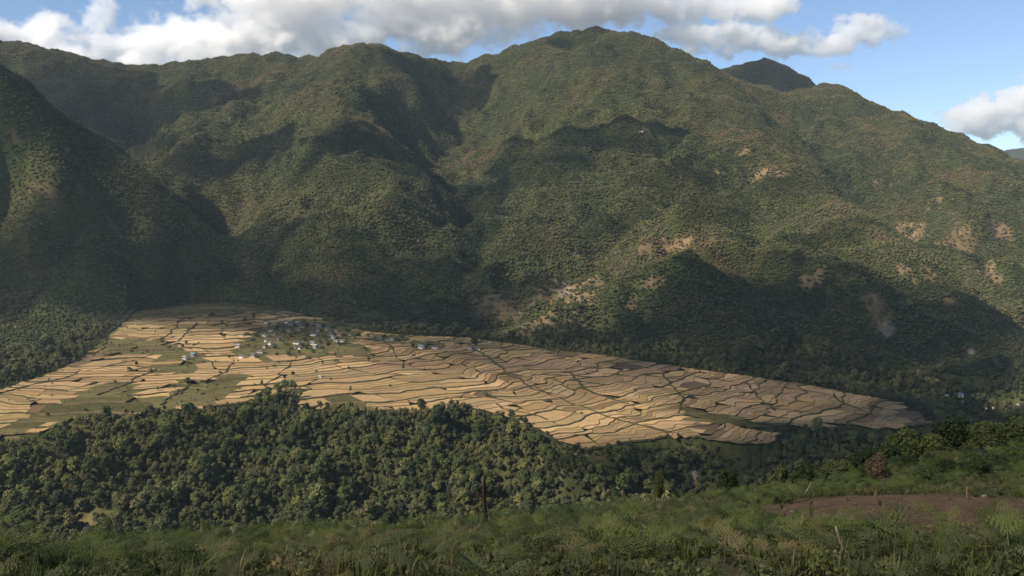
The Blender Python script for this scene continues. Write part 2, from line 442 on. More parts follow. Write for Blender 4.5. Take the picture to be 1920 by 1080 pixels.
for px, py, rx, ry, kind in PATCHES:
    h = hit(px, py); sc = h[1] / F
    dy_ = min(abs(hit(px, py - ry)[1] - h[1]), abs(h[1] - hit(px, py + ry)[1]))
    patch_world.append((h[0], h[1], rx * sc, float(np.clip(dy_, 0.9 * ry * sc, 2.6 * ry * sc)), kind))
def cover(x, y):
    """ground colour and the share of trees kept"""
    base = np.empty(x.shape + (3,)); n = fbm(x, y, 260, 4)
    base[:] = (0.050, 0.058, 0.024)
    base += np.clip(n, -0.6, 0.8)[..., None] * np.array((0.022, 0.012, 0.006))
    trees = np.ones(x.shape)
    rough = 0.62 * fbm(x + 37, y - 11, 46, 4, 0.62)
    for cx, cy, rx, ry, kind in patch_world:
        sel = (np.abs(x - cx) < rx * 2.2) & (np.abs(y - cy) < ry * 2.2)
        if not sel.any(): continue
        q = np.hypot((x[sel] - cx) / rx, (y[sel] - cy) / ry) + rough[sel]
        w = 1 - sstep(0.45, 1.25, q)
        base[sel] = base[sel] * (1 - w[:, None]) + np.array(GC[kind]) * w[:, None]
        trees[sel] *= 1 - w * KILL[kind]
    return base, trees
gcol, _t = cover(GX.ravel(), GY.ravel())
rgba = np.concatenate([np.clip(gcol, 0.01, 1), np.ones((len(gcol), 1))], 1)
t = NT('hill_ground')
p = t.pos(); ca = t.attr('ground').outputs['Color']
n1 = t.noise(p, 0.05, 6, 0.65); n2 = t.noise(p, 0.012, 4)
c = t.mix(1.0, ca, t.ramp(n1, [(0.3, (0.55, 0.55, 0.5)), (0.7, (1.3, 1.25, 1.15))]), 'MULTIPLY')
t.bsdf(c, 0.95, 0.05, n1, 4.0, 0.8)
M_HILL = t.mat
idx = np.arange(NU * ND).reshape(ND, NU)
quads = np.stack([idx[:-1, :-1], idx[:-1, 1:], idx[1:, 1:], idx[1:, :-1]], -1).reshape(-1, 4)
hills = link('hills', mesh_np('hills', np.stack([GX, GY, GZ], -1).reshape(-1, 3), quads, M_HILL, True, {'ground': ('FLOAT_COLOR', 'POINT', rgba)}))
tag(hills, 'forested mountain slopes and spurs rising behind the valley', kind='structure')

# far blue mountain at the right edge
def far_mountain():
    cx, dist = 0.66, 11500.0
    u = np.linspace(-0.1, 0.98, 150); v = np.linspace(0, 1, 60); U, V = np.meshgrid(u, v)
    d = dist - 1800 + 4200 * V
    crest = 950 * np.exp(-((U - 0.67) / 0.12) ** 2) + 420 * np.exp(-((U - 0.52) / 0.10) ** 2) + 520 * np.exp(-((U - 1.1) / 0.2) ** 2)
    prof = np.sin(np.clip(V, 0, 1) * np.pi) ** 0.8
    X = U * d; Y = d
    Z = -350 + (crest + 350) * prof + prof * 110 * ridged(X, Y, 1300, 4)
    n = X.shape; i = np.arange(X.size).reshape(n)
    q = np.stack([i[:-1, :-1], i[:-1, 1:], i[1:, 1:], i[1:, :-1]], -1).reshape(-1, 4)
    o = link('distant_mountain', mesh_np('distant_mountain', np.stack([X, Y, Z], -1).reshape(-1, 3), q, simple('distant_slope', (0.040, 0.052, 0.032), (0.026, 0.036, 0.022), 0.004, world_pos=True)))
    tag(o, 'far blue mountain under the white cloud at the right edge', kind='structure')
far_mountain()

# ------------------------------------------------------------------ labels by the nearest landmark
MARKS = {'field': [], 'slope': [], 'hill': []}
_said = set()
def beside(thing, px, py, where, fallback, reach=1e9):
    for mx, my, ml in sorted(MARKS[where], key=lambda q: (q[0] - px) ** 2 + (q[1] - py) ** 2)[:9]:
        dx, dy = px - mx, py - my
        if math.hypot(dx, dy) > reach: break
        way = ('right of' if dx > 0 else 'left of') if abs(dx) > abs(dy) else ('below' if dy > 0 else 'above')
        lb = '%s %s the %s' % (thing, way, ml)
        if lb in _said or len(lb.split()) > 16: continue
        _said.add(lb); return lb
    return fallback
# ------------------------------------------------------------------ terraced fields
GRASSY = [[(176,634),(300,636),(330,655),(300,664),(180,664)],[(225,565),(370,560),(560,570),(560,584),(360,590),(240,600)],[(296,657),(380,656),(382,676),(290,680)],
  [(468,622),(560,596),(650,612),(668,640),(692,660),(640,669),(480,673),(428,668),(440,642)],[(283,684),(362,686),(352,701),(290,700)],[(396,701),(450,700),(458,716),(400,720)],
  [(330,716),(440,714),(436,738),(380,760),(250,770),(240,752),(320,738)],[(183,717),(252,716),(244,742),(190,758),(100,782),(40,812),(-60,832),(0,802),(90,764)],[(612,736),(670,738),(690,770),(600,768)],
  [(640,655),(690,655),(690,668),(640,668)],[(700,626),(770,630),(760,640),(700,640)],[(775,640),(840,645),(830,655),(770,655)],[(1275,764),(1340,777),(1420,789),(1475,796),(1440,806),(1380,799),(1300,788)],[(60,792),(90,762),(190,742),(330,750),(380,762),(250,776),(100,802)],[(-260,835),(0,806),(0,822),(-260,860)]]
FALLOW = [[(1300,800),(1350,795),(1345,824),(1310,828)],[(1700,772),(1760,785),(1750,806),(1690,800)],[(1150,682),(1205,684),(1200,694),(1150,692)],[(1290,715),(1330,720),(1320,732),(1285,728)],[(895,730),(925,732),(915,746),(890,742)],[(625,738),(668,740),(664,756),(625,758)],[(1030,655),(1080,660),(1070,672),(1025,668)],[(140,675),(175,660),(200,665),(140,690)]]
GRASSY = [np.array([fanpt(*p)[:2] for p in q]) for q in GRASSY]
FALLOW = [np.array([fanpt(*p)[:2] for p in q]) for q in FALLOW]
def pol(r, ph): return AX + r * np.sin(ph), AY - r * np.cos(ph)
t = NT('paddy_stubble')
p = t.pos(); ta = t.attr('tint').outputs['Color']
n1 = t.noise(p, 0.35, 5, 0.6); n2 = t.noise(p, 0.035, 3)
c = t.mix(1.0, ta, t.ramp(n1, [(0.25, (0.72, 0.72, 0.72)), (0.75, (1.22, 1.2, 1.15))]), 'MULTIPLY')
c = t.mix(1.0, c, t.ramp(n2, [(0.3, (0.82, 0.84, 0.86)), (0.7, (1.12, 1.1, 1.05))]), 'MULTIPLY')
t.bsdf(c, 0.95, 0.05, n1, 0.25, 0.8)
M_PADDY = t.mat
M_BANK = simple('grassy_bank', (0.062, 0.056, 0.024), (0.030, 0.031, 0.013), 0.25, world_pos=True)
M_BUND = simple('earth_bund', (0.140, 0.100, 0.052), (0.075, 0.058, 0.030), 0.3, world_pos=True)
rb = np.random.default_rng(21)
edges = [40.0]
while edges[-1] < 2150: edges.append(edges[-1] + rb.uniform(36, 62))
def main_edge(k, ph):
    amp = 14 + 6 * sstep(0.25, 0.75, ph)
    return edges[k] + amp * (1.9 * fbm(ph * 8.0, np.full_like(ph, k * 0.30), 1.0, 2) + 0.55 * fbm(ph * edges[k] / 60.0, np.full_like(ph, k * 0.9 + 50), 1.0, 3, 0.55))
terr_list = []           # (area, verts, faces, tint)
bankV, bankF, bundV, bundF = [], [], [], []
def strip(V, Fs, rows):
    """rows: arrays of equal length (n,3) joined into one sheet"""
    base = sum(len(v) for v in V); n = len(rows[0])
    V.append(np.concatenate(rows))
    for a in range(len(rows) - 1):
        i = base + a * n + np.arange(n - 1)
        Fs.append(np.stack([i, i + 1, i + n + 1, i + n], 1))
def runs(mask):
    out = []; s = None
    for i, m in enumerate(mask):
        if m and s is None: s = i
        if (not m) and s is not None:
            if i - s >= 3: out.append((s, i))
            s = None
    if s is not None and len(mask) - s >= 3: out.append((s, len(mask)))
    return out
for k in range(len(edges) - 1):
    rm = (edges[k] + edges[k + 1]) / 2
    ph = -1.35 + rb.uniform(0, 60) / rm
    while ph < 1.45:
        right = float(sstep(0.35, 0.75, ph))
        L = rb.uniform(55, 210) * (1 - right) + rb.uniform(45, 150) * right
        ph2 = ph + L / rm
        n = int(max(3, L / 7)) + 1
        tt = np.linspace(0, 1, n)
        sa, sb_ = rb.uniform(-34, 34, 2) / rm
        nsub = int(rb.choice([1, 2, 2, 3])) if right < 0.5 else int(rb.integers(2, 6))
        cuts = np.concatenate([[0], np.sort((np.arange(1, nsub) + rb.uniform(-0.25, 0.25, nsub - 1)) / nsub), [1]])
        zoff = rb.uniform(-0.35, 0.5)
        seedb = rb.uniform(0, 900)
        wamp = (8 + 7 * right) * rb.uniform(0.4, 1.4)
        def at(s):
            phs = ph + sa * (s - 0.5) + (ph2 + (sb_ - sa) * (s - 0.5) - ph) * tt
            r0 = main_edge(k, phs); r1 = main_edge(k + 1, phs)
            r = r0 + (r1 - r0) * s + wamp * np.sin(np.pi * s) * fbm(phs * rm / 42.0 + seedb, np.full_like(phs, s * 1.1), 1.0, 2)
            x, y = pol(r, phs); return x, y
        btint = rb.uniform(0.78, 1.14)
        for i in range(nsub):
            x0, y0 = at(cuts[i]); x1, y1 = at(cuts[i + 1])
            xm, ym = (x0 + x1) / 2, (y0 + y1) / 2
            z = AZ - ASL * (edges[k] + (edges[k + 1] - edges[k]) * (cuts[i] + cuts[i + 1]) / 2) + zoff * (1 if i < nsub - 1 else 0.6)
            zn = z - ASL * (edges[k + 1] - edges[k]) / nsub
            jx = xm + 15 * fbm(xm, ym, 34, 3); jy = ym + 18 * fbm(xm + 77, ym, 40, 3)
            ok = inside(FAN, xm, ym); gm = np.zeros(len(xm), bool); fm_ = np.zeros(len(xm), bool)
            for q in GRASSY: gm |= inside(q, jx, jy)
            for q in FALLOW: fm_ |= inside(q, jx, jy)
            cls = np.where(~ok, 0, np.where(gm, 2, np.where(fm_, 3, 1)))
            grown = lambda msk: msk | (np.concatenate([[False], msk[:-1]]) & ok)
            for a, b, kc in [(a, b, kc) for kc in (1, 2, 3) for a, b in runs(grown(cls == kc))]:
                X0, Y0, X1, Y1 = x0[a:b], y0[a:b], x1[a:b], y1[a:b]
                m = b - a; cx, cy = xm[(a + b) // 2], ym[(a + b) // 2]
                g = kc == 2
                fl = kc == 3
                if g: tint = np.array((0.092, 0.088, 0.034)) * rb.uniform(0.75, 1.35)
                elif fl: tint = np.array((0.135, 0.092, 0.058)) * rb.uniform(0.85, 1.15)
                else:
                    tint = np.array((0.352, 0.240, 0.116)) * btint * rb.uniform(0.80, 1.14)
                    tint = tint * np.array((1, rb.uniform(0.96, 1.03), rb.uniform(0.9, 1.12)))
                    if rb.random() < 0.04: tint = tint * np.array((0.62, 0.58, 0.6))
                main = i == nsub - 1 and (right > 0.4 or rb.random() < 0.6)
                bw = rb.uniform(2.0, 4.2) if main else 1.3
                dx, dy = X1 - X0, Y1 - Y0; wl_ = np.maximum(np.hypot(dx, dy), 1e-3); dx, dy = dx / wl_, dy / wl_
                bwv = np.minimum(bw, wl_ * 0.6)
                Xe, Ye = X1 - dx * bwv, Y1 - dy * bwv
                Z = np.full(m, z)
                zi = Z + 0.02 + 0.05 * i
                rows = [np.stack([X0, Y0, zi], 1), np.stack([(X0 + Xe) / 2, (Y0 + Ye) / 2, zi], 1), np.stack([Xe, Ye, zi], 1)]
                V = []; Fq = []; strip(V, Fq, rows)
                V = np.concatenate(V); Fq = np.concatenate(Fq)
                pxv, pyv = pix(V[:, 0], V[:, 1], V[:, 2])
                vis = ((pxv > 0) & (pxv < 1920)).mean()
                w0 = np.hypot(np.diff(pxv[:m]), np.diff(pyv[:m])).sum(); h0 = np.abs(pyv[2 * m:] - pyv[:m]).mean()
                terr_list.append((w0 * h0 * vis, V, Fq, tint, g))
                lump = np.abs(fbm(Xe, Ye, 9.0, 2))
                if main and not g:
                    hgt = 0.5 + 1.2 * lump
                    strip(bankV, bankF, [np.stack([Xe - dx * 0.3, Ye - dy * 0.3, zi - 0.1], 1), np.stack([Xe + dx * bwv * 0.35, Ye + dy * bwv * 0.35, zi + hgt], 1), np.stack([X1 + dx * 0.5, Y1 + dy * 0.5, Z * 0 + zn - 0.9], 1)])
                else:
                    hgt = 0.16 + 0.3 * lump
                    strip(bundV, bundF, [np.stack([Xe - dx * 0.2, Ye - dy * 0.2, zi - 0.1], 1), np.stack([Xe + dx * bwv * 0.3, Ye + dy * bwv * 0.3, zi + hgt], 1), np.stack([X1 + dx * 0.4, Y1 + dy * 0.4, Z * 0 + zn - 0.6], 1)])
                # bank at the side of the block
        s_ = np.linspace(0, 1, 9)
        ex = []; 
        for s in s_:
            x, y = at(s); ex.append((x[-1], y[-1], x[-2], y[-2]))
        ex = np.array(ex); okx = inside(FAN, ex[:, 0], ex[:, 1])
        if rb.random() < 0.75:
            for a, b in runs(okx):
                e = ex[a:b]; d_ = e[:, 2:] - e[:, :2]; d_ /= np.maximum(np.hypot(d_[:, 0], d_[:, 1]), 1e-3)[:, None]
                zz = AZ - ASL * np.hypot(e[:, 0] - AX, e[:, 1] - AY)
                w = rb.uniform(0.9, 2.2)
                strip(bankV, bankF, [np.stack([e[:, 0] - d_[:, 0] * w, e[:, 1] - d_[:, 1] * w, zz - 0.8], 1), np.stack([e[:, 0], e[:, 1], zz + 0.75 + 0.5 * np.abs(fbm(e[:, 0], e[:, 1], 7, 2))], 1), np.stack([e[:, 0] + d_[:, 0] * w, e[:, 1] + d_[:, 1] * w, zz - 0.8], 1)])
        ph = ph2
HEDGES = [[(300,642),(318,626),(332,610),(346,592)],[(335,640),(350,624),(366,606)],[(552,668),(542,688),(524,702),(496,724),(482,742)],[(-60,752),(60,722),(140,704),(190,690),(250,676)],[(190,740),(230,722),(262,706),(300,692)],
  [(300,760),(330,738),(352,722)],[(868,640),(905,664),(932,684),(960,706),(1000,728),(1040,744),(1085,762),(1130,778),(1200,798),(1262,812)],[(930,758),(965,772),(1010,782),(1060,800)],[(1060,690),(1085,720),(1120,742),(1180,758)],[(1285,776),(1340,784),(1400,790),(1450,797)],
  [(700,626),(735,652),(760,690)],[(440,676),(420,700),(380,716)],[(1400,716),(1420,745),(1450,770)],[(1240,700),(1262,726),(1280,748),(1275,775)],[(1560,740),(1590,760),(1640,780)],[(200,634),(190,656),(172,668)],[(395,612),(430,604),(480,598),(530,596)]]
for line in HEDGES:
    q = np.array([fanpt(*p)[:2] for p in line]); seg = np.concatenate([[0], np.cumsum(np.hypot(*np.diff(q, axis=0).T))]); n = max(4, int(seg[-1] / 6))
    tt = np.linspace(0, seg[-1], n); xx = np.interp(tt, seg, q[:, 0]); yy = np.interp(tt, seg, q[:, 1]); xx = xx + 7 * fbm(xx, yy, 50, 2); yy = yy + 7 * fbm(xx + 9, yy, 50, 2)
    ok = inside(FAN, xx, yy); gx, gy = np.gradient(xx), np.gradient(yy); L = np.hypot(gx, gy); nx, ny = -gy / L, gx / L
    for a, b in runs(ok):
        X, Y, NX, NY = xx[a:b], yy[a:b], nx[a:b], ny[a:b]; zz = cone(X, Y); w = 2.0 + 1.6 * np.abs(fbm(X, Y, 25, 2)); h = 0.9 + 2.4 * np.abs(fbm(X + 3, Y, 12, 2))
        strip(bankV, bankF, [np.stack([X - NX * w, Y - NY * w, zz - 1], 1), np.stack([X - NX * w * .4, Y - NY * w * .4, zz + h], 1), np.stack([X + NX * w * .5, Y + NY * w * .5, zz + h * .8], 1), np.stack([X + NX * w, Y + NY * w, zz - 1], 1)])
fields = link('terraced_fields', None); fields.empty_display_size = 5
tag(fields, 'harvested straw-coloured rice terraces spread over the valley fan', 'fields', kind='structure')
terr_list.sort(key=lambda q: -q[0])
restV, restF, restT = [], [], []; base = 0
for j, (area, V, Fq, tint, g) in enumerate(terr_list):
    tc = np.tile(np.append(tint, 1.0), (len(V), 1))
    if j < 300:
        c0 = V.mean(0)
        link('terrace', mesh_np('terrace', V - c0, Fq, M_PADDY, False, {'tint': ('FLOAT_COLOR', 'POINT', tc)}), fields, c0)
    else:
        restV.append(V); restF.append(Fq + base); restT.append(tc); base += len(V)
o = link('small_terraces', mesh_np('small_terraces', np.concatenate(restV), np.concatenate(restF), M_PADDY, False, {'tint': ('FLOAT_COLOR', 'POINT', np.concatenate(restT))}), fields); o['kind'] = 'stuff'
o = link('terrace_banks', mesh_np('terrace_banks', np.concatenate(bankV), np.concatenate(bankF), M_BANK), fields); o['kind'] = 'stuff'
o = link('field_bunds', mesh_np('field_bunds', np.concatenate(bundV), np.concatenate(bundF), M_BUND), fields); o['kind'] = 'stuff'
print('terraces', len(terr_list))

# ------------------------------------------------------------------ trees: crown and trunk meshes
def ico(sub):
    bm = bmesh.new(); bmesh.ops.create_icosphere(bm, subdivisions=sub, radius=1.0)
    v = np.array([x.co[:] for x in bm.verts]); f = np.array([[q.index for q in fa.verts] for fa in bm.faces]); bm.free(); return v, f
ICO1, ICO2 = ico(1), ico(2)
def lobes_mesh(rng, lobes, sphere, bumps=0.22):
    V, Fs, n = [], [], 0
    for c, r in lobes:
        v, f = sphere
        q = v * (1 + bumps * rng.uniform(-1, 1, (len(v), 1))) * np.asarray(r) + np.asarray(c)
        V.append(q); Fs.append(f + n); n += len(v)
    return np.concatenate(V), np.concatenate(Fs)
def leaf_cards(rng, lobes, n, size, jitter=0.22):
    """small leaf-clump quads spread over and through the lobes"""
    w = np.array([np.prod(np.atleast_1d(r) * np.ones(3)) ** (2 / 3) for _, r in lobes]); w = w / w.sum()
    pick = rng.choice(len(lobes), n, p=w)
    C = np.array([np.asarray(lobes[i][0]) for i in pick]); R = np.array([np.asarray(lobes[i][1]) * np.ones(3) for i in pick])
    d = rng.normal(size=(n, 3)); d /= np.linalg.norm(d, axis=1)[:, None]
    d[:, 2] = np.where(d[:, 2] < -0.5, -d[:, 2], d[:, 2])
    pos = C + d * R * (1 + rng.uniform(-jitter, jitter * 0.8, (n, 1)))
    nrm = d + rng.normal(size=(n, 3)) * 0.55; nrm /= np.linalg.norm(nrm, axis=1)[:, None]
    t = np.cross(nrm, rng.normal(size=(n, 3))); t /= np.linalg.norm(t, axis=1)[:, None]; b = np.cross(nrm, t)
    s = size * rng.uniform(0.55, 1.35, (n, 1)); sb = s * rng.uniform(0.45, 0.9, (n, 1))
    V = np.stack([pos - t * s, pos - b * sb, pos + t * s, pos + b * sb], 1).reshape(-1, 3)
    Fq = np.arange(n * 4).reshape(n, 4)
    return V, Fq
def crown_mesh(name, rng, lobes, n, size, mat, core=0.82, sub=ICO1):
    V1, F1 = lobes_mesh(rng, [(c, np.asarray(r) * core) for c, r in lobes], sub)
    if n:
        V2, F2 = leaf_cards(rng, lobes, n, size)
        V = np.concatenate([V1, V2]); faces = [tuple(f) for f in F1] + [tuple(f + len(V1)) for f in F2]
    else: V = V1; faces = [tuple(f) for f in F1]
    me = bpy.data.meshes.new(name); me.from_pydata([tuple(v) for v in V], [], faces); me.materials.append(mat); me.update(); return me
def broadleaf_lobes(rng, h, w, k):
    L = [((0, 0, h * 0.62), (w * 0.36, w * 0.36, h * 0.28))]
    for i in range(k):
        a = rng.uniform(0, 6.28); rr = rng.uniform(0.12, 0.33) * w; z = h * rng.uniform(0.42, 0.86)
        rr *= 1.15 - 0.6 * max(0, z / h - 0.6) / 0.3
        s = w * rng.uniform(0.15, 0.26)
        L.append(((rr * math.cos(a), rr * math.sin(a), z), (s, s, s * rng.uniform(0.75, 1.0))))
    return L
def trunk_mesh(name, rng, h, r, limbs=4, lean=0.05):
    m = MB(); q = [Vector((0, 0, -1.2))]; n = 5
    for i in range(1, n + 1):
        q.append(Vector((rng.normal() * lean * h * i / n, rng.normal() * lean * h * i / n, h * i / n)))
    m.tube(q, [r * (1.25 - 0.95 * i / n) for i in range(n + 1)], 6)
    for k in range(limbs):
        i = int(rng.integers(2, n)); a = rng.uniform(0, 6.28); l = h * rng.uniform(0.25, 0.42)
        s = q[i]; e = s + Vector((math.cos(a) * l, math.sin(a) * l, l * rng.uniform(0.5, 0.9)))
        m.tube([s, (s + e) / 2 + Vector((0, 0, l * 0.06)), e], [r * 0.5, r * 0.35, r * 0.12], 5)
    return m.mesh(name, M_BARK, True)
protos = bpy.data.collections.new('tree_prototypes')     # kept out of the scene; only drawn as instances
FARV, NEARV = 5, 6
def proto(name, me):
    o = bpy.data.objects.new(name, me); protos.objects.link(o); return o
rt = np.random.default_rng(5)
for i in range(FARV):
    h = rt.uniform(6.0, 8.2); w = rt.uniform(8.0, 10.4)
    proto('a_far_%02d' % i, crown_mesh('far_crown', rt, broadleaf_lobes(rt, h, w, 4), 40, 1.1, M_LEAF, 0.92))
for i in range(NEARV):
    h = rt.uniform(10, 15); w = rt.uniform(6.5, 9.5)
    proto('b_near_%02d' % i, crown_mesh('near_crown', rt, broadleaf_lobes(rt, h, w, 10), 460, 0.62, M_LEAF, 0.80))
def scatter(name, P3, scale, rot, variant, tint, coll, mat=None):
    me = bpy.data.meshes.new(name); n = len(P3)
    me.vertices.add(n); me.vertices.foreach_set('co', np.asarray(P3, np.float32).ravel())
    for an, arr, kd in (('scl', scale, 'FLOAT'), ('rot', rot, 'FLOAT'), ('variant', variant, 'INT'), ('tint', tint, 'FLOAT')):
        me.attributes.new(an, kd, 'POINT').data.foreach_set('value', np.asarray(arr, np.int32 if kd == 'INT' else np.float32))
    if mat: me.materials.append(mat)
    o = link(name, me)
    ng = bpy.data.node_groups.new(name + '_nodes', 'GeometryNodeTree')
    ng.interface.new_socket('Geometry', in_out='INPUT', socket_type='NodeSocketGeometry'); ng.interface.new_socket('Geometry', in_out='OUTPUT', socket_type='NodeSocketGeometry')
    N = ng.nodes; gi = N.new('NodeGroupInput'); go = N.new('NodeGroupOutput')
    iop = N.new('GeometryNodeInstanceOnPoints'); ci = N.new('GeometryNodeCollectionInfo')
    ci.inputs['Collection'].default_value = coll; ci.inputs['Separate Children'].default_value = True; ci.inputs['Reset Children'].default_value = True
    def na(nm, kd):
        q = N.new('GeometryNodeInputNamedAttribute'); q.data_type = kd; q.inputs['Name'].default_value = nm; return q.outputs['Attribute']
    cx = N.new('ShaderNodeCombineXYZ'); l = ng.links.new
    l(na('rot', 'FLOAT'), cx.inputs['Z'])
    e2r = N.new('FunctionNodeEulerToRotation'); l(cx.outputs[0], e2r.inputs[0])
    l(gi.outputs[0], iop.inputs['Points']); l(ci.outputs[0], iop.inputs['Instance']); iop.inputs['Pick Instance'].default_value = True
    l(na('variant', 'INT'), iop.inputs['Instance Index']); l(e2r.outputs[0], iop.inputs['Rotation']); l(na('scl', 'FLOAT'), iop.inputs['Scale'])
    l(iop.outputs[0], go.inputs[0])
    md = o.modifiers.new('scatter', 'NODES'); md.node_group = ng
    return o

# ------------------------------------------------------------------ the forest
def jgrid(d0, d1, s, rng):
    ys = np.arange(d0, d1, s); out = []
    for y in ys:
        xs = np.arange(-0.68 * y, 0.68 * y, s); out.append(np.stack([xs, np.full_like(xs, y)], 1))
    q = np.concatenate(out); return q + rng.uniform(-0.46, 0.46, q.shape) * s
rf = np.random.default_rng(8)
near = jgrid(1040, 2150, 5.9, rf); far = jgrid(2150, 6900, 7.5, rf)
allp = np.concatenate([near, far]); isnear = np.arange(len(allp)) < len(near)
x, y = allp[:, 0], allp[:, 1]
_, keepf = cover(x, y)
pd = poly_dist(FAN, x, y); ins = inside(FAN, x, y)
ok = (~ins) & (pd > 4) & (rf.random(len(x)) < keepf * 0.985)
ok &= hidden_by(x, y) < np.where(isnear, 45, 60)
allp, isnear = allp[ok], isnear[ok]; x, y = allp[:, 0], allp[:, 1]
z = terr(x, y)
# thin scrub strips along the fan's scarp top
tint = np.clip(0.36 + 0.34 * fbm(x, y, 330, 3) + 0.20 * fbm(x + 5000, y, 70, 2) + rf.normal(0, 0.11, len(x)) + 0.10 * sstep(200, 800, z) + 0.05 * (y > 2200), 0, 1)
brown = np.clip(fbm(x - 3000, y + 800, 420, 4) - 0.06, 0, 1)
tint = np.clip(tint + 0.62 * brown * (y > 2300), 0, 1)
tint = np.where(isnear, np.clip(tint * 0.75 + 0.20 + 0.16 * fbm(x, y - 700, 110, 2) + rf.normal(0, 0.10, len(x)), 0, 0.70), tint)  # broad tint patches stand in for sun patches on the near wood
scl = np.where(isnear, rf.lognormal(-0.10, 0.40, len(x)), rf.lognormal(0, 0.17, len(x))) * (1 + 0.25 * fbm(x + 40, y, 90, 2)) * np.where(isnear, 0.92, 1.0)
scl = scl * np.where(isnear, 0.58 + 0.42 * sstep(5, 36, poly_dist(FAN, x, y)), 1)
var = np.where(isnear, FARV + rf.integers(0, NEARV, len(x)), rf.integers(0, FARV, len(x)))
pxs, pys = pix(x, y, z + 8)
SINGLES = []     # the nearest forest trees become trees of their own, see below
cand = np.where(isnear & (pxs > 0) & (pxs < 1920) & (pys < 962 - 0.03 * np.abs(pxs - 960)) & (pys > 760) & (hidden_by(x, y) < 2) & (y < 1500) & ~((pxs > 1180) & (pys > 850)))[0]
cand = cand[np.argsort(-(scl[cand] / y[cand]))][:300]
single = np.zeros(len(x), bool); single[cand] = True
m = ~single
forest = scatter('forest', np.stack([x, y, z - 0.6], 1)[m], scl[m], rf.uniform(0, 6.28, m.sum()), var[m], tint[m], protos)
tag(forest, 'dense broadleaf forest covering the mountain slopes and valley sides', 'forest', kind='stuff')
print('forest', m.sum())
# low scrub on the meadows and along the edges of the fan
rs = np.random.default_rng(55)
q0, q1 = FAN.min(0), FAN.max(0)
sx = rs.uniform(q0[0], q1[0], 60000); sy = rs.uniform(q0[1], q1[1], 60000)
inf = inside(FAN, sx, sy); gm = np.zeros(len(sx), bool)
for q in GRASSY: gm |= inside(q, sx, sy)
ed = poly_dist(FAN, sx, sy)
want = np.where(gm, 0.30 + 0.55 * fbm(sx, sy, 45, 3), np.where(ed < 14, 0.55, 0.0)) * inf + (~inf) * (ed < 22) * 0.8
kp = rs.random(len(sx)) < want
sx, sy, inf = sx[kp], sy[kp], inf[kp]
sz = np.where(inf, cone(sx, sy) - 0.1, terr(sx, sy) - 0.1)
scrub = scatter('scrub', np.stack([sx, sy, sz], 1), rs.lognormal(-1.65, 0.38, len(sx)), rs.uniform(0, 6.28, len(sx)), rs.integers(0, FARV, len(sx)), np.clip(rs.normal(0.42, 0.16, len(sx)), 0, 0.9), protos)
tag(scrub, 'low scrub and tall grass on the meadows between the fields', 'scrub', kind='stuff')
tree_trunks = [trunk_mesh('tree_trunk', rt, 10.5, 0.38) for _ in range(3)]
tree_crowns = []
for i in range(6):
    h = rt.uniform(11, 15); w = rt.uniform(7, 10)
    tree_crowns.append(crown_mesh('tree_crown', rt, broadleaf_lobes(rt, h, w, 10), 540, 0.62, M_LEAF_OBJ, 0.80))
def tree(name, loc, s, rz, label, group, crown, trunk, cat='tree'):
    e = link(name, None, None, loc); e.empty_display_size = 1; e.scale = (s, s, s); e.rotation_euler = (0, 0, rz)
    tag(e, label, cat, group)
    if trunk is not None: link('trunk', trunk, e)
    link('crown', crown, e)
    return e
for j in cand:
    tree('forest_tree', (x[j], y[j], z[j] - 0.3), float(scl[j]), rf.uniform(0, 6.28), 'broadleaf tree in the dense wood on the scarp below the fields', 'trees of the wood on the scarp', tree_crowns[int(rf.integers(0, 6))], tree_trunks[int(rf.integers(0, 3))])

# ------------------------------------------------------------------ unseen cloud cover overhead (above and left of the picture), shaped to shade chosen parts of the valley
DECK_Z = 2100.0
SHADE = [(250,300,40,26,.8),(560,480,80,30,.6),(700,470,60,30,.6),(1000,450,60,30,.5),(330,460,50,40,.7),(450,603,130,14,.8),(590,622,90,18,.65),(880,665,170,24,.55),(1350,730,160,30,.5),(110,230,60,40,.9),(660,265,90,20,.9),(870,180,30,30,.9),(1500,165,40,14,.6),(640,330,60,20,.5),(960,330,80,24,.8),(480,470,50,40,.5),(1180,420,70,30,.5),(1500,350,60,18,.45),(1480,560,120,40,.8),(1620,560,90,40,.6),(820,430,50,50,.7),(150,205,110,58,1),(70,160,70,26,.7),(355,190,85,20,1),(430,318,105,32,1),(600,275,110,22,.95),(720,290,80,22,.95),(800,335,36,36,.9),(850,165,38,34,1),(1060,74,30,12,1),(1440,140,85,30,1),
  (1000,300,110,24,.95),(1120,272,90,18,.95),(1200,262,40,18,.8),(900,375,60,26,.7),(1225,345,46,22,.7),(1430,620,230,60,1),(1300,615,130,44,.95),(1700,640,210,60,1),(1050,640,220,20,.9),(750,575,180,46,.9),(560,550,120,40,.8),
  (1350,400,50,24,.6),(1560,440,70,20,.6),(1900,610,90,90,.8),(60,545,200,50,.95),(250,550,200,40,.95),(20,240,40,30,.6),(20,440,50,40,.6),(405,480,50,70,1),(420,584,210,9,.85),(600,606,120,11,.75),(900,560,60,30,.8),
  (1500,750,240,44,.70),(1150,700,200,30,.60),(950,655,120,18,.65),(1650,700,200,34,1),(1500,690,160,24,1),(1300,680,120,14,.9),(400,588,200,15,.9),(600,611,130,13,.8),(800,632,160,8,.7),(330,850,110,36,.35),(880,840,80,30,.3),(1250,870,140,34,.85),(1560,850,260,44,1),(1850,790,220,44,1),(1300,540,80,20,.6),(860,500,60,36,.7)]
def to_deck(p):
    s = (DECK_Z - p[2]) / SUN[2]; return np.array([p[0] + SUN[0] * s, p[1] + SUN[1] * s])
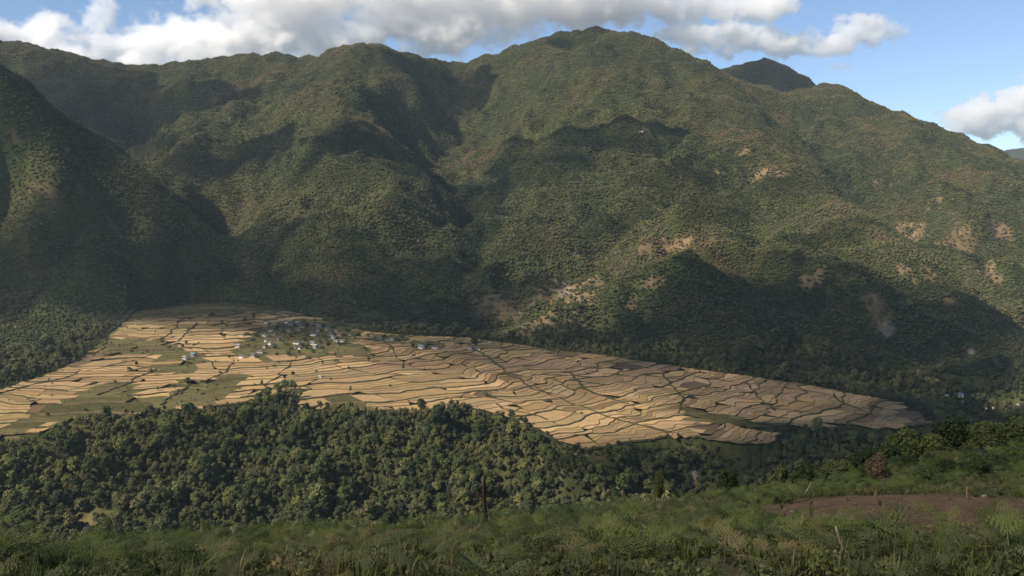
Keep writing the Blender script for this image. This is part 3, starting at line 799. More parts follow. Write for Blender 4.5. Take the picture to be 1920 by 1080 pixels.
def build_deck():
    xs = np.arange(-6200, 2400, 26.0); ys = np.arange(-2600, 6900, 26.0)
    X, Y = np.meshgrid(xs, ys); den = np.zeros_like(X)
    wob = 0.30 * fbm(X, Y, 240, 4, 0.6)
    def blob(c, a, b, s, soft=0.75):
        nonlocal den
        M = np.array([a, b]).T
        if abs(np.linalg.det(M)) < 1e-3: return
        Mi = np.linalg.inv(M); dx = X - c[0]; dy = Y - c[1]
        q = np.hypot(Mi[0, 0] * dx + Mi[0, 1] * dy, Mi[1, 0] * dx + Mi[1, 1] * dy) + wob
        den = 1 - (1 - den) * (1 - s * (1 - sstep(1 - soft * 0.55, 1 + soft * 0.55, q)))
    for px, py, rx, ry, s in SHADE:
        d0 = 5600 if (px, py) == (1440, 140) else 900
        hit = lambda a, b, d0=d0: globals()['hit'](a, b, d0)
        h0 = hit(px, py); c = to_deck(h0)
        def axis(p1, p2):                          # the neighbour that lies on the same slope
            q1, q2 = hit(*p1), hit(*p2)
            return (to_deck(q1) - c) if abs(q1[1] - h0[1]) <= abs(q2[1] - h0[1]) else (c - to_deck(q2))
        a_ = axis((px + rx, py), (px - rx, py)); b_ = axis((px, py - ry), (px, py + ry))
        k_ = hit(px, py)[1] / F
        for v, cap in ((a_, 1.4 * rx * k_), (b_, (10.0 if inside(FAN, h0[:1], h0[1:2])[0] else 4.2) * ry * k_)):
            L = np.hypot(*v); lo_ = cap * 0.62
            if L < 1: v[:] = (0, lo_); L = lo_
            v *= np.clip(L, lo_, cap) / L
        if abs(a_[0] * b_[1] - a_[1] * b_[0]) < 400: continue
        blob(c, a_, b_, s)
    blob(to_deck(np.array([0, 150, -40])), np.array([560, 0]), np.array([0, 620]), 0.45, 0.4)
    amb = np.clip(fbm(X + 800, Y, 900, 4) - 0.1, 0, 1) * 0.6
    den = np.clip(den, 0, 0.965)
    n = X.shape; th = 240 * den ** 0.7 * (1 + 0.5 * fbm(X, Y, 160, 3))
    top = np.stack([X, Y, DECK_Z + th], -1).reshape(-1, 3); bot = np.stack([X, Y, DECK_Z - 0.25 * th - 1], -1).reshape(-1, 3)
    i = np.arange(X.size).reshape(n); q = np.stack([i[:-1, :-1], i[:-1, 1:], i[1:, 1:], i[1:, :-1]], -1).reshape(-1, 4)
    live = den.ravel()[q].max(1) > 0.01; q = q[live]
    Fq = np.concatenate([q, q[:, ::-1] + X.size]); V = np.concatenate([top, bot])
    used = np.unique(Fq); rem = np.full(len(V), -1); rem[used] = np.arange(len(used))
    alpha = np.concatenate([1 - np.sqrt(1 - den.ravel())] * 2)[used]
    t = NT('shading_cloud')
    a = t.attr('thickness').outputs['Fac']
    df = t.new('ShaderNodeBsdfDiffuse'); df.inputs[0].default_value = (0.85, 0.86, 0.88, 1); tl = t.new('ShaderNodeBsdfTranslucent'); tl.inputs[0].default_value = (0.8, 0.8, 0.82, 1)
    m1 = t.new('ShaderNodeMixShader'); m1.inputs[0].default_value = 0.4; t.l(df.outputs[0], m1.inputs[1]); t.l(tl.outputs[0], m1.inputs[2])
    tr = t.new('ShaderNodeBsdfTransparent'); m2 = t.new('ShaderNodeMixShader'); t.l(a, m2.inputs[0]); t.l(tr.outputs[0], m2.inputs[1]); t.l(m1.outputs[0], m2.inputs[2])
    t.l(m2.outputs[0], t.out.inputs['Surface'])
    o = link('shading_cloud_cover', mesh_np('shading_cloud_cover', V[used], rem[Fq], t.mat, True, {'thickness': ('FLOAT', 'POINT', alpha.astype(np.float32))}))
    tag(o, 'unseen broken cloud cover overhead, shaped to shade parts of the valley', 'cloud', kind='stuff')
build_deck()

# ------------------------------------------------------------------ clouds over the skyline (real volumes, kilometres behind the mountains)
def cloud(label, D, blobs, res, dens, nscale, seed, thick=0.55, thr=(0.0, 0.22), warp=0.55):
    k = D / F; R = []
    for px, py, rx, ry in blobs:
        c = P(px, py, D); R.append((c, np.array([rx * k, max(rx, ry) * k * thick, ry * k])))
    lo = np.min([c - r * 1.3 for c, r in R], 0); hi = np.max([c + r * 1.3 for c, r in R], 0)
    lo[2] = max(lo[2], 1400.0)
    org = (lo + hi) / 2
    vd = bpy.data.volumes.new('cloud'); o = link('cloud', vd, None, org)
    ng = bpy.data.node_groups.new('cloud_nodes', 'GeometryNodeTree')
    ng.interface.new_socket('Geometry', in_out='INPUT', socket_type='NodeSocketGeometry'); ng.interface.new_socket('Geometry', in_out='OUTPUT', socket_type='NodeSocketGeometry')
    N = ng.nodes; l = ng.links.new
    go = N.new('NodeGroupOutput'); vc = N.new('GeometryNodeVolumeCube'); sm = N.new('GeometryNodeSetMaterial'); pos = N.new('GeometryNodeInputPosition').outputs[0]
    def vm(op, a, b=None):
        n = N.new('ShaderNodeVectorMath'); n.operation = op
        l(a, n.inputs[0])
        if b is not None:
            if isinstance(b, (tuple, list)): n.inputs[1].default_value = b
            else: l(b, n.inputs[1])
        return n
    def fm(op, a, b=0.0, c=0.0):
        n = N.new('ShaderNodeMath'); n.operation = op
        for i, v in enumerate((a, b, c)):
            if isinstance(v, (int, float)): n.inputs[i].default_value = v
            else: l(v, n.inputs[i])
        return n.outputs[0]
    f = None
    for c, r in R:
        q = vm('DIVIDE', vm('SUBTRACT', pos, tuple(c - org)).outputs[0], tuple(r)).outputs[0]
        ln = vm('LENGTH', q).outputs['Value']
        v = fm('SUBTRACT', 1.0, ln)
        f = v if f is None else fm('SMOOTH_MAX', f, v, 0.25)
    nz = N.new('ShaderNodeTexNoise'); nz.noise_dimensions = '4D'; nz.inputs['W'].default_value = seed; nz.inputs['Scale'].default_value = 1.0 / nscale; nz.inputs['Detail'].default_value = 9; nz.inputs['Roughness'].default_value = 0.66
    l(vm('MULTIPLY', pos, (1, 1, 1.4)).outputs[0], nz.inputs['Vector'])
    g = fm('ADD', f, fm('MULTIPLY', fm('SUBTRACT', nz.outputs[0], 0.5), warp * 2))
    mr = N.new('ShaderNodeMapRange'); mr.interpolation_type = 'SMOOTHSTEP'; l(g, mr.inputs[0]); mr.inputs[1].default_value = thr[0]; mr.inputs[2].default_value = thr[1]; mr.inputs[3].default_value = 0; mr.inputs[4].default_value = dens
    l(mr.outputs[0], vc.inputs['Density'])
    vc.inputs['Min'].default_value = tuple(lo - org); vc.inputs['Max'].default_value = tuple(hi - org)
    ext = hi - lo
    for nm, e in zip('XYZ', ext): vc.inputs['Resolution ' + nm].default_value = int(max(12, e / res))
    sm.inputs['Material'].default_value = M_CLOUD
    l(vc.outputs[0], sm.inputs[0]); l(sm.outputs[0], go.inputs[0])
    md = o.modifiers.new('cloud', 'NODES'); md.node_group = ng
    vd.materials.append(M_CLOUD)
    tag(o, label, 'cloud')
    return o
t = NT('cloud_vapour')
pv = t.new('ShaderNodeVolumePrincipled'); pv.inputs['Color'].default_value = (0.998, 0.998, 0.999, 1); pv.inputs['Anisotropy'].default_value = 0.3; pv.inputs['Density'].default_value = 1.0
t.l(pv.outputs[0], t.out.inputs['Volume']); M_CLOUD = t.mat
cloud('long grey-white cloud bank behind the left and middle peaks', 17000,
  [(-80,70,110,55),(50,65,80,38),(120,95,80,40),(215,90,60,50),(300,75,85,45),(400,60,100,45),(500,85,120,45),(520,30,110,50),(630,70,110,55),(740,40,110,60),(840,60,110,48),(930,30,120,40),(1060,22,120,36),(1170,15,80,30),(190,30,40,40),(150,122,110,34),(270,128,110,36),(390,112,110,34),(500,108,100,30),(560,-8,220,34),(840,-12,240,36),(1090,-14,200,32)], 40, 0.0055, 620, 1.3, 0.42, (0.0, 0.4), 2.0)
cloud('ragged cloud with a dark base right of the highest peak', 17000,
  [(1300,18,110,26),(1420,10,90,26),(1300,68,60,34),(1390,72,80,28),(1480,80,60,26),(1570,78,50,30),(1640,58,50,32),(1600,60,40,30)], 30, 0.007, 430, 4.1, 0.42, (0.0, 0.4), 2.0)
cloud('bright white cumulus cloud at the right edge above the far ridge', 19000,
  [(1850,222,70,36),(1905,200,55,42),(1960,205,80,60),(1795,232,34,30),(1830,205,40,30)], 30, 0.007, 420, 7.7, 0.34, (0.0, 0.12), 1.4)
cloud('tiny wisp of cloud in the blue sky', 17000, [(1575,126,28,8),(1590,122,14,8)], 24, 0.0016, 260, 9.0, 0.5)

# ------------------------------------------------------------------ haze filling the valley
t = NT('valley_haze')
pv = t.new('ShaderNodeVolumePrincipled'); pv.inputs['Color'].default_value = (0.72, 0.86, 1.0, 1); pv.inputs['Density'].default_value = 1.8e-5; pv.inputs['Anisotropy'].default_value = 0.1
t.l(pv.outputs[0], t.out.inputs['Volume'])
m = MB(); m.box(-9000, 14500, -3000, 14500, -520, 1390)
hz = link('haze', m.mesh('haze', t.mat)); tag(hz, 'thin bluish haze filling the valley air', 'haze', kind='stuff')

# ------------------------------------------------------------------ foreground slope
FG = [(960,1080,6),(0,1085,6.5),(1920,1080,6),(-400,1085,6.5),(2350,1080,6),(960,1040,10),(400,1062,10),(1500,1035,10),(1920,1020,11),(0,1075,12),(500,1035,16),(960,1010,17),(1400,980,17),(1650,972,17),(1920,968,16),(2300,960,16),
  (0,1062,22),(300,1035,22),(700,1005,24),(1100,975,26),(1400,950,26),(1650,938,25),(1900,934,24),(2300,925,24),(0,1048,28),(150,1044,28),(300,1020,29),(600,1004,30),(960,982,33),(1250,948,35),(-400,1070,28),
  (0,1220,62),(-400,1240,62),(500,1210,62),(960,1180,62),(1250,1100,62),(1420,950,46),(1550,915,45),(1700,900,42),(1920,885,40),(2300,870,40),(1500,930,70),(1620,892,72),(1750,872,80),(1920,858,80),(2300,840,80),
  (1700,875,100),(1850,858,110),(2100,840,115),(1560,960,110),(1400,1060,100),(2350,830,150),(1920,900,170),(1700,960,170),(1250,1250,150),(500,1300,150),(-400,1300,150)]
FS = 1.75                                         # foreground distances
fgp = [P(p[0], p[1], p[2] * FS) for p in FG]
for px in range(-600, 2700, 300):
    a = float(ray(px, 540)[0]); fgp.append(np.array([a * 480, 480, -300.0])); fgp.append(np.array([a * 4, 4, -2.75])); fgp.append(np.array([a * 3, -6.0, 0.4]))
fg_rbf = rbf_fit(np.array(fgp), 2.0)
def fgz(x, y):
    x = np.atleast_1d(np.asarray(x, float)); y = np.atleast_1d(np.asarray(y, float))
    return fg_rbf(x, y).reshape(x.shape) + (0.09 * fbm(x, y, 1.6, 3) + 0.16 * fbm(x + 50, y, 5.0, 2)) * sstep(2, 6, y)
def fghit(px, py, dmax=400):
    a, b = ray(px, py); d = np.geomspace(4, dmax, 3000); h = fgz(a * d, d) - b * d
    k = int(np.argmax(h > 0)) if (h > 0).any() else int(np.argmax(np.where(d < 70, h / d, -9)))
    return np.array([a * d[k], d[k], float(fgz(a * d[k], d[k])[0])])
SOIL_PX = [(1425,952),(1500,936),(1600,930),(1700,929),(1800,932),(1930,938),(2050,945),(2050,985),(1925,992),(1820,1004),(1700,990),(1600,988),(1520,978),(1430,968)]
SOIL = np.array([fghit(*p)[:2] for p in SOIL_PX])
LITTER = [np.array([fghit(*p)[:2] for p in q]) for q in ([(700,990),(860,982),(960,1000),(900,1025),(720,1020)],[(380,1055),(620,1050),(700,1075),(420,1078)],[(850,1040),(1000,1040),(960,1075),(820,1070)])]
def soilness(x, y):
    w = 0.5 * fbm(x, y, 2.2, 3)
    s = np.where(inside(SOIL, x, y), 1, -1) * poly_dist(SOIL, x, y)
    m = sstep(-0.7, 0.9, s + w * 1.6)
    for q in LITTER:
        s = np.where(inside(q, x, y), 1, -1) * poly_dist(q, x, y); m = np.maximum(m, 0.6 * sstep(-0.6, 0.6, s + w))
    return m
gu = np.linspace(-1.05, 1.05, 300); gd = np.concatenate([np.linspace(-6, 2.4, 14), np.geomspace(2.5, 480, 340)])
U, D = np.meshgrid(gu, gd); X = np.where(D > 3, U * D, U * 3); Y = D
Z = fgz(X.ravel(), Y.ravel()).reshape(X.shape)
so = soilness(X.ravel(), Y.ravel())
i = np.arange(X.size).reshape(X.shape); q = np.stack([i[:-1, :-1], i[:-1, 1:], i[1:, 1:], i[1:, :-1]], -1).reshape(-1, 4)
t = NT('slope_soil')
p = t.pos(); n1 = t.noise(p, 9.0, 8, 0.7); n2 = t.noise(p, 1.1, 5, 0.6); n3 = t.noise(p, 40.0, 3, 0.6)
cg = t.ramp(n2, [(0.3, (0.060, 0.050, 0.026)), (0.55, (0.092, 0.072, 0.040)), (0.75, (0.070, 0.076, 0.028))])
cs = t.ramp(n2, [(0.3, (0.095, 0.062, 0.036)), (0.7, (0.150, 0.100, 0.058))])
c = t.mix(t.attr('soil').outputs['Fac'], cg, cs)
c = t.mix(1.0, c, t.ramp(n1, [(0.3, (0.6, 0.6, 0.6)), (0.72, (1.35, 1.3, 1.25))]), 'MULTIPLY')
t.bsdf(c, 0.95, 0.1, t.math('ADD', n1, t.math('MULTIPLY', n3, 0.4)), 0.06, 0.9)
fg = link('foreground_slope', mesh_np('foreground_slope', np.stack([X, Y, Z], -1).reshape(-1, 3), q, t.mat, True, {'soil': ('FLOAT', 'POINT', so.astype(np.float32))}))
tag(fg, 'brown earth slope with a bare patch in the foreground', kind='structure')

# ------------------------------------------------------------------ bracken, weeds and dry stalks
M_FERN = foliage('bracken_leaf', [(0.0, (0.050, 0.068, 0.017)), (0.4, (0.082, 0.106, 0.026)), (0.75, (0.118, 0.132, 0.034)), (1.0, (0.16, 0.11, 0.045))], 0.3, 'OBJECT')
M_WEED = foliage('weed_leaf', [(0.0, (0.046, 0.058, 0.018)), (0.38, (0.080, 0.096, 0.028)), (0.62, (0.120, 0.120, 0.040)), (0.78, (0.20, 0.150, 0.065)), (1.0, (0.16, 0.105, 0.058))], 0.25)
M_STALK = simple('dry_stalk', (0.27, 0.20, 0.12), (0.15, 0.11, 0.065), 6.0)
M_CHAR = simple('charred_wood', (0.060, 0.042, 0.032), (0.022, 0.016, 0.013), 5.0)
M_STEM = simple('fern_stem', (0.10, 0.085, 0.035), scale=5.0)
def frond_geo(rng, L, W, arch, pairs=13, sub=7, width=0.5):
    V, Fq = [], []
    def pt(s): return np.array([L * s, 0, L * arch * (s - s * s * 1.25)])
    def quad(a, b, c, d):
        n = len(V); V.extend([a, b, c, d]); Fq.append((n, n + 1, n + 2, n + 3))
    for k in range(8):
        a, b = pt(k / 8), pt((k + 1) / 8); w = 0.007 * L * (1.3 - k / 8)
        quad(a + (0, w, 0), a - (0, w, 0), b - (0, w, 0), b + (0, w, 0))
    for i in range(pairs):
        s = 0.22 + 0.77 * i / pairs; base = pt(s); l = W * (1 - i / pairs) ** 0.95 * rng.uniform(0.7, 1.2) + 0.02 * L
        for sd in (-1, 1):
            dr = np.array([rng.uniform(0.45, 0.95), sd, rng.uniform(-0.30, 0.12)]); dr /= np.linalg.norm(dr)
            n = max(3, int(sub * (1 - 0.6 * i / pairs)))
            for j in range(n):
                q = (j + 0.6) / n; c = base + dr * l * q + np.array([0, 0, -0.20 * l * q * q])
                ll = l * 0.30 * (1 - q * 0.75); ww = l / n * width
                for s2 in (-1, 1):
                    d2 = np.array([s2 * 0.95, sd * 0.35, -0.12]); tip = c + d2 * ll; e = dr * ww * 0.5
                    quad(c - e, c + e, tip + e * 0.35, tip - e * 0.35)
    return np.array(V), Fq
rg = np.random.default_rng(31)
FRONDS = []
for k in range(4):
    V, Fq = frond_geo(rg, rg.uniform(0.65, 0.9), rg.uniform(0.24, 0.32), rg.uniform(0.25, 0.55), 10, 5)
    FRONDS.append((V, Fq))
FROND_ME = []
for V, Fq in FRONDS:
    me = bpy.data.meshes.new('frond'); me.from_pydata([tuple(v) for v in V], [], Fq); me.materials.append(M_FERN); me.update(); FROND_ME.append(me)
def frond_places(rng, n):
    out = []
    for k in range(n):
        out.append((int(rng.integers(0, 4)), Matrix.Translation((0, 0, rng.uniform(0.15, 0.42))) @ Euler((rng.uniform(-0.25, 0.25), rng.uniform(-0.75, -0.05), 2 * math.pi * k / n + rng.uniform(-0.4, 0.4))).to_matrix().to_4x4() @ Matrix.Scale(rng.uniform(0.7, 1.15), 4)))
    return out
FERN_ME = []
for k in range(5):
    V, Fq, n = [], [], 0
    for vi, M in frond_places(rg, int(rg.integers(4, 7))):
        v, f = FRONDS[vi]; R = np.array(M); V.append(v @ R[:3, :3].T + R[:3, 3]); Fq += [tuple(i + n for i in q) for q in f]; n += len(v)
    me = bpy.data.meshes.new('fern'); me.from_pydata([tuple(v) for v in np.concatenate(V)], [], Fq); me.materials.append(M_FERN); me.update(); FERN_ME.append(me)
weeds = bpy.data.collections.new('weed_prototypes')
def wproto(name, me):
    o = bpy.data.objects.new(name, me); weeds.objects.link(o)
for k in range(3):                                                 # grass tufts
    m = MB()
    for b in range(22):
        a = rg.uniform(0, 6.28); r0 = rg.uniform(0, 0.06); h = rg.uniform(0.14, 0.42); le = rg.uniform(0.1, 0.5) * h; w = rg.uniform(0.007, 0.015)
        bx, by = r0 * math.cos(a), r0 * math.sin(a); ca, sa_ = math.cos(a), math.sin(a)
        m.add([(bx - sa_ * w, by + ca * w, 0), (bx + sa_ * w, by - ca * w, 0), (bx + ca * le * .4 + sa_ * w * .8, by + sa_ * le * .4 - ca * w * .8, h * .65), (bx + ca * le * .4 - sa_ * w * .8, by + sa_ * le * .4 + ca * w * .8, h * .65)], [(0, 1, 2, 3)])
        m.add([(bx + ca * le * .4 - sa_ * w * .8, by + sa_ * le * .4 + ca * w * .8, h * .65), (bx + ca * le * .4 + sa_ * w * .8, by + sa_ * le * .4 - ca * w * .8, h * .65), (bx + ca * le, by + sa_ * le, h)], [(0, 1, 2)])
    wproto('a_tuft_%d' % k, m.mesh('tuft', M_WEED))
for k in range(3):                                                 # small herbs
    L = [((rg.uniform(-.12, .12), rg.uniform(-.12, .12), rg.uniform(.08, .28)), (.11, .11, .09)) for _ in range(4)]
    V, Fq = leaf_cards(rg, L, 60, 0.030, 0.5)
    me = bpy.data.meshes.new('herb'); me.from_pydata([tuple(v) for v in V], [], [tuple(f) for f in Fq]); me.materials.append(M_WEED); me.update(); wproto('b_herb_%d' % k, me)
for k in range(3):                                                 # young bracken
    V, Fq, n = [], [], 0
    for vi, M in frond_places(rg, 3):
        v, f = FRONDS[vi]; R = np.array(M); V.append((v @ R[:3, :3].T + R[:3, 3]) * 0.62); Fq += [tuple(i + n for i in q) for q in f]; n += len(v)
    me = bpy.data.meshes.new('young_fern'); me.from_pydata([tuple(v) for v in np.concatenate(V)], [], Fq); me.materials.append(M_WEED); me.update(); wproto('c_fern_%d' % k, me)
for k in range(2):                                                 # dead twigs lying about
    m = MB()
    for b in range(4):
        a = rg.uniform(0, 6.28); l = rg.uniform(0.12, 0.4); c = Vector((rg.uniform(-.2, .2), rg.uniform(-.2, .2), 0.02)); e = c + Vector((math.cos(a) * l, math.sin(a) * l, rg.uniform(0, 0.08)))
        m.tube([c, (c + e) / 2 + Vector((0, 0, .02)), e], [.007, .006, .003], 4)
    wproto('d_twig_%d' % k, m.mesh('twigs', M_STALK))
M_CLOD = simple('soil_clod', (0.135, 0.092, 0.056), (0.075, 0.050, 0.032), 14.0)
for k in range(3):
    V, Fq = lobes_mesh(rg, [((rg.uniform(-.12, .12), rg.uniform(-.12, .12), 0.01), (q_, q_ * 0.8, q_ * 0.5)) for q_ in rg.uniform(0.02, 0.075, 6)], ICO1, 0.25)
    wproto('e_clod_%d' % k, mesh_np('clod', V, Fq, M_CLOD, False))
def fgsample(n, d0, d1, umax, rng, power=1.0):
    d = d0 + (d1 - d0) * rng.random(n) ** power; u = rng.uniform(-umax, umax, n); return u * d, d
# weeds as one mass
x, y = fgsample(30000, 8, 78, 0.70, rg, 1.0)
x2, y2 = rg.uniform(16, 120, 12000), rg.uniform(48, 165, 12000)
sel = (x2 / y2 > 0.24) & (x2 / y2 < 0.74); x = np.concatenate([x, x2[sel]]); y = np.concatenate([y, y2[sel]])
so = soilness(x, y); cov = 0.62 + 0.8 * fbm(x, y, 5.0, 3) - 1.25 * so
keep = rg.random(len(x)) < np.clip(cov, 0.16, 1); x, y, so = x[keep], y[keep], so[keep]; z = fgz(x, y)
r = rg.random(len(x)); var = np.where(r < 0.46, rg.integers(0, 3, len(x)), np.where(r < 0.64, 3 + rg.integers(0, 3, len(x)), np.where(r < 0.90, 6 + rg.integers(0, 3, len(x)), 9 + rg.integers(0, 2, len(x)))))
rr = rg.random(len(x)); var = np.where((so > 0.5) & (rr < 0.93), np.where(rr < 0.2, 9 + rg.integers(0, 2, len(x)), 11 + rg.integers(0, 3, len(x))), var)
sc_ = rg.uniform(0.5, 1.25, len(x)) * np.where(y > 78, 1.9, 1.0)
wo_ = scatter('undergrowth', np.stack([x, y, z - 0.01], 1), sc_, rg.uniform(0, 6.28, len(x)), var, np.clip(0.50 + 0.40 * fbm(x, y, 4, 2) + rg.normal(0, 0.18, len(x)), 0, 1), weeds)
tag(wo_, 'tangled weeds, grass and twigs covering the foreground slope', 'undergrowth', kind='stuff')
# bracken ferns one by one (those nearest the camera), the rest as a mass
x, y = fgsample(2300, 9.5, 66, 0.66, rg, 0.9)
so = soilness(x, y); cov = 0.36 + 1.1 * fbm(x + 90, y, 6.0, 3) - 1.5 * so + 0.35 * sstep(45, 60, y)
keep = rg.random(len(x)) < np.clip(cov, 0, 1); x, y = x[keep], y[keep]; z = fgz(x, y)
px_, py_ = pix(x, y, z + 0.3); inn = (px_ > -20) & (px_ < 1940) & (py_ < 1100)
order = np.argsort(np.where(inn, y, 1e6)); nf = min(300, int(inn.sum()))
for j in order[:nf]:
    rank = int(np.where(order == j)[0][0])
    e = link('bracken_fern', None if rank < 90 else FERN_ME[int(rg.integers(0, 5))], None, (x[j], y[j], z[j] - 0.02))
    e.rotation_euler = (0, 0, rg.uniform(0, 6.28)); s = rg.uniform(0.6, 1.2); e.scale = (s, s, s)
    tag(e, 'green bracken fern among the weeds of the near slope', 'fern', 'bracken ferns on the near slope')
    if rank < 90:
        for vi, M in frond_places(rg, int(rg.integers(4, 7))):
            f = link('frond', FROND_ME[vi], e); f.matrix_local = M
fernc = bpy.data.collections.new('fern_prototypes')
M_FERN_I = foliage('bracken_mass_leaf', [(0.0, (0.050, 0.068, 0.017)), (0.4, (0.082, 0.106, 0.026)), (0.75, (0.118, 0.132, 0.034)), (1.0, (0.16, 0.11, 0.045))], 0.3)
for k, me in enumerate(FERN_ME):
    m2 = me.copy(); m2.materials.clear(); m2.materials.append(M_FERN_I); o = bpy.data.objects.new('fern_%d' % k, m2); fernc.objects.link(o)
rest = order[nf:]; x, y = x[rest], y[rest]
x2, y2 = rg.uniform(14, 120, 2200), rg.uniform(50, 160, 2200); sel = (x2 / y2 > 0.26) & (x2 / y2 < 0.72)
x = np.concatenate([x, x2[sel]]); y = np.concatenate([y, y2[sel]]); keep = soilness(x, y) < 0.4; x, y = x[keep], y[keep]
bm_ = scatter('bracken', np.stack([x, y, fgz(x, y)], 1), rg.uniform(0.8, 1.5, len(x)) * np.where(y > 70, 1.5, 1), rg.uniform(0, 6.28, len(x)), rg.integers(0, 5, len(x)), np.clip(rg.normal(0.42, 0.2, len(x)), 0, 1), fernc)
tag(bm_, 'mass of green bracken along the brow of the near slope', 'bracken', kind='stuff')
def stalk(label, px, py, top, name='dry_stalk', r=0.026, mat=None, bend=0.03, group=None, cat='stalk', forks=0):
    """a stick standing at photo pixel (px, py) whose tip is at pixel top"""
    b = fghit(px, py)
    if b is None: return
    a_, c_ = ray(*top); e = np.array([a_ * b[1], b[1] + rg.uniform(-0.15, 0.15), c_ * b[1]])
    v = Vector(e - b); m = MB(); n = 6
    side = v.cross(Vector((0, 1, 0))).normalized(); q = [v * (k / n) + side * (bend * v.length * math.sin(math.pi * k / n)) for k in range(n + 1)]
    q[0] = q[0] - v.normalized() * 0.08
    m.tube(q, [r * (1.15 - 0.5 * k / n) for k in range(n + 1)], 7)
    for f in range(forks):
        s = q[2 + f % 4]; d = (v.normalized() + side * (0.9 if f % 2 else -0.9) + Vector((0, rg.uniform(-.5, .5), 0))) * (0.16 * v.length)
        m.tube([s, s + d * 0.5, s + d], [r * 0.5, r * 0.4, r * 0.2], 5)
    if group is None: MARKS['slope'].append((px, (py + top[1]) / 2, label))
    o = link(name, m.mesh(name, mat or M_STALK, True), None, b)
    tag(o, beside('dry stalk', px, py - 10, 'slope', label) if group else label, cat, group)
stalk('tall charred tree stump standing at the brow in the middle', 912, 962, (909, 888), 'charred_stump', 0.14, M_CHAR, 0.03, None, 'stump', 3)
stalk('thin dead stem just left of the charred stump', 899, 960, (896, 925), 'dead_stem', 0.04, M_CHAR, 0.02, None, 'stem', 2)
stalk('thick pale stick leaning right beside the bare earth', 1507, 932, (1523, 906), 'leaning_stick', 0.045, None, 0.01, None, 'stick')
stalk('pale cut stake at the far right of the bare earth', 1814, 936, (1811, 912), 'cut_stake', 0.045, None, 0.01, None, 'stake')
stalk('long pale stick lying diagonally among the right ferns', 1597, 1068, (1565, 985), 'long_stick', 0.022, None, 0.02, None, 'stick')
stalk('short pale stub with a split tip in front of the bare earth', 1502, 990, (1508, 965), 'split_stub', 0.036, None, 0.0, None, 'stub', 1)
stalk('small upright pale post left of the bare earth', 1419, 942, (1415, 914), 'pale_post', 0.036, None, 0.02, None, 'post')
stalk('pale broken stalk in the middle of the slope', 855, 985, (852, 967), 'broken_stalk', 0.045, None, 0.0, None, 'stalk')
stalk('bare pale stalk at the lower left corner', 33, 1078, (38, 1056), 'pale_stalk', 0.025, None, 0.02, None, 'stalk')
stalk('thin tall brown stem in front of the bare earth', 1680, 1072, (1681, 985), 'tall_stem', 0.011, M_STEM, 0.01, None, 'stem')
for px, py, h, lean in ((823,1015,16,0),(766,1025,30,3),(765,1005,14,0),(806,1012,18,2),(694,990,14,1),(1010,1000,18,1),(1188,1000,20,0),(1225,1045,30,2),(1262,1040,22,4),(1195,950,14,1),(1212,950,13,0),(1178,975,18,0),(1245,930,14,2),(1300,945,15,-2),(1340,955,14,1),
    (1365,935,14,0),(1460,1045,30,3),(1465,1000,18,0),(1855,1000,14,1),(1750,1010,16,-4),(1730,1010,14,2),(1640,930,12,5),(600,1005,14,-4),(475,1045,24,0),(213,1058,16,1),(52,1050,16,-1),(640,1060,26,2),(1090,1040,16,0),(1360,1055,26,1),(1290,975,14,2),
    (1845,1025,16,3),(1890,1015,14,-2),(545,1025,15,2),(385,1050,15,-3),(280,1050,18,2),(1130,985,13,2),(1070,965,13,-1)):
    stalk('thin dry stalk sticking up from the ferns', px, py, (px + lean, py - h), 'dry_stalk', rg.uniform(0.011, 0.022), None, rg.uniform(-0.05, 0.05), 'dry stalks among the ferns')
# arching grass blades
def blade(label, pts, d, r):
    q = [P(px, py, d) for px, py in pts]; o0 = q[0]; m = MB(); m.tube([Vector(a - o0) for a in q], [r * (1 - 0.75 * k / len(q)) for k in range(len(q))], 5)
    tag(link('arching_grass', m.mesh('arching_grass', M_STALK, True), None, o0), label, 'grass blade')
blade('pale grass blade arching over the ferns at the bottom', [(1040,1066),(1062,1050),(1082,1036),(1105,1028),(1128,1026),(1142,1032),(1152,1042)], 12.5, 0.010)
# stones on the bare earth
def stone(label, px, py, w):
    b = fghit(px, py); k = w * b[1] / F / 2
    V, Fq = lobes_mesh(rg, [((0, 0, 0), (k, k * 0.8, k * 0.6))], ICO2, 0.09)
    tag(link('stone', mesh_np('stone', V, Fq, M_STONE), None, b + (0, 0, k * 0.25)), label, 'stone')
M_STONE = simple('grey_stone', (0.19, 0.17, 0.15), (0.11, 0.10, 0.09), 12.0)
stone('small pale stone at the near edge of the bare earth', 1473, 979, 9); stone('flat grey stone left of the pale stone', 1487, 962, 13); stone('grey boulder half hidden left of the bare earth', 1310, 955, 12)
stone('grey stone at the right end of the bare earth', 1845, 932, 11)

# ------------------------------------------------------------------ shrubs and trees on the near right hillside
M_SHRUB = foliage('shrub_leaf', [(0.0, (0.026, 0.040, 0.014)), (0.5, (0.042, 0.058, 0.018)), (1.0, (0.075, 0.080, 0.026))], 0.25, 'OBJECT')
M_RED = foliage('reddish_leaf', [(0.0, (0.034, 0.036, 0.016)), (0.45, (0.050, 0.046, 0.022)), (0.75, (0.075, 0.055, 0.032)), (1.0, (0.12, 0.075, 0.05))], 0.2, 'OBJECT')
def unit_crown(rng, k, n, size, mat, tall=1.0, core=0.74):
    L = [((0, 0, 0.5 * tall), (0.30, 0.30, 0.34 * tall))]
    for i in range(k):
        a = rng.uniform(0, 6.28); rr = rng.uniform(0.1, 0.36); zz = rng.uniform(0.25, 0.86) * tall; rr *= 1.25 - zz / tall * 0.8; s = rng.uniform(0.12, 0.2)
        L.append(((rr * math.cos(a), rr * math.sin(a), zz), (s, s, s)))
    return crown_mesh('crown', rng, L, n, size, mat, core)
NEAR_CROWNS = [unit_crown(rg, 13, 3000, 0.026, M_SHRUB) for _ in range(4)]
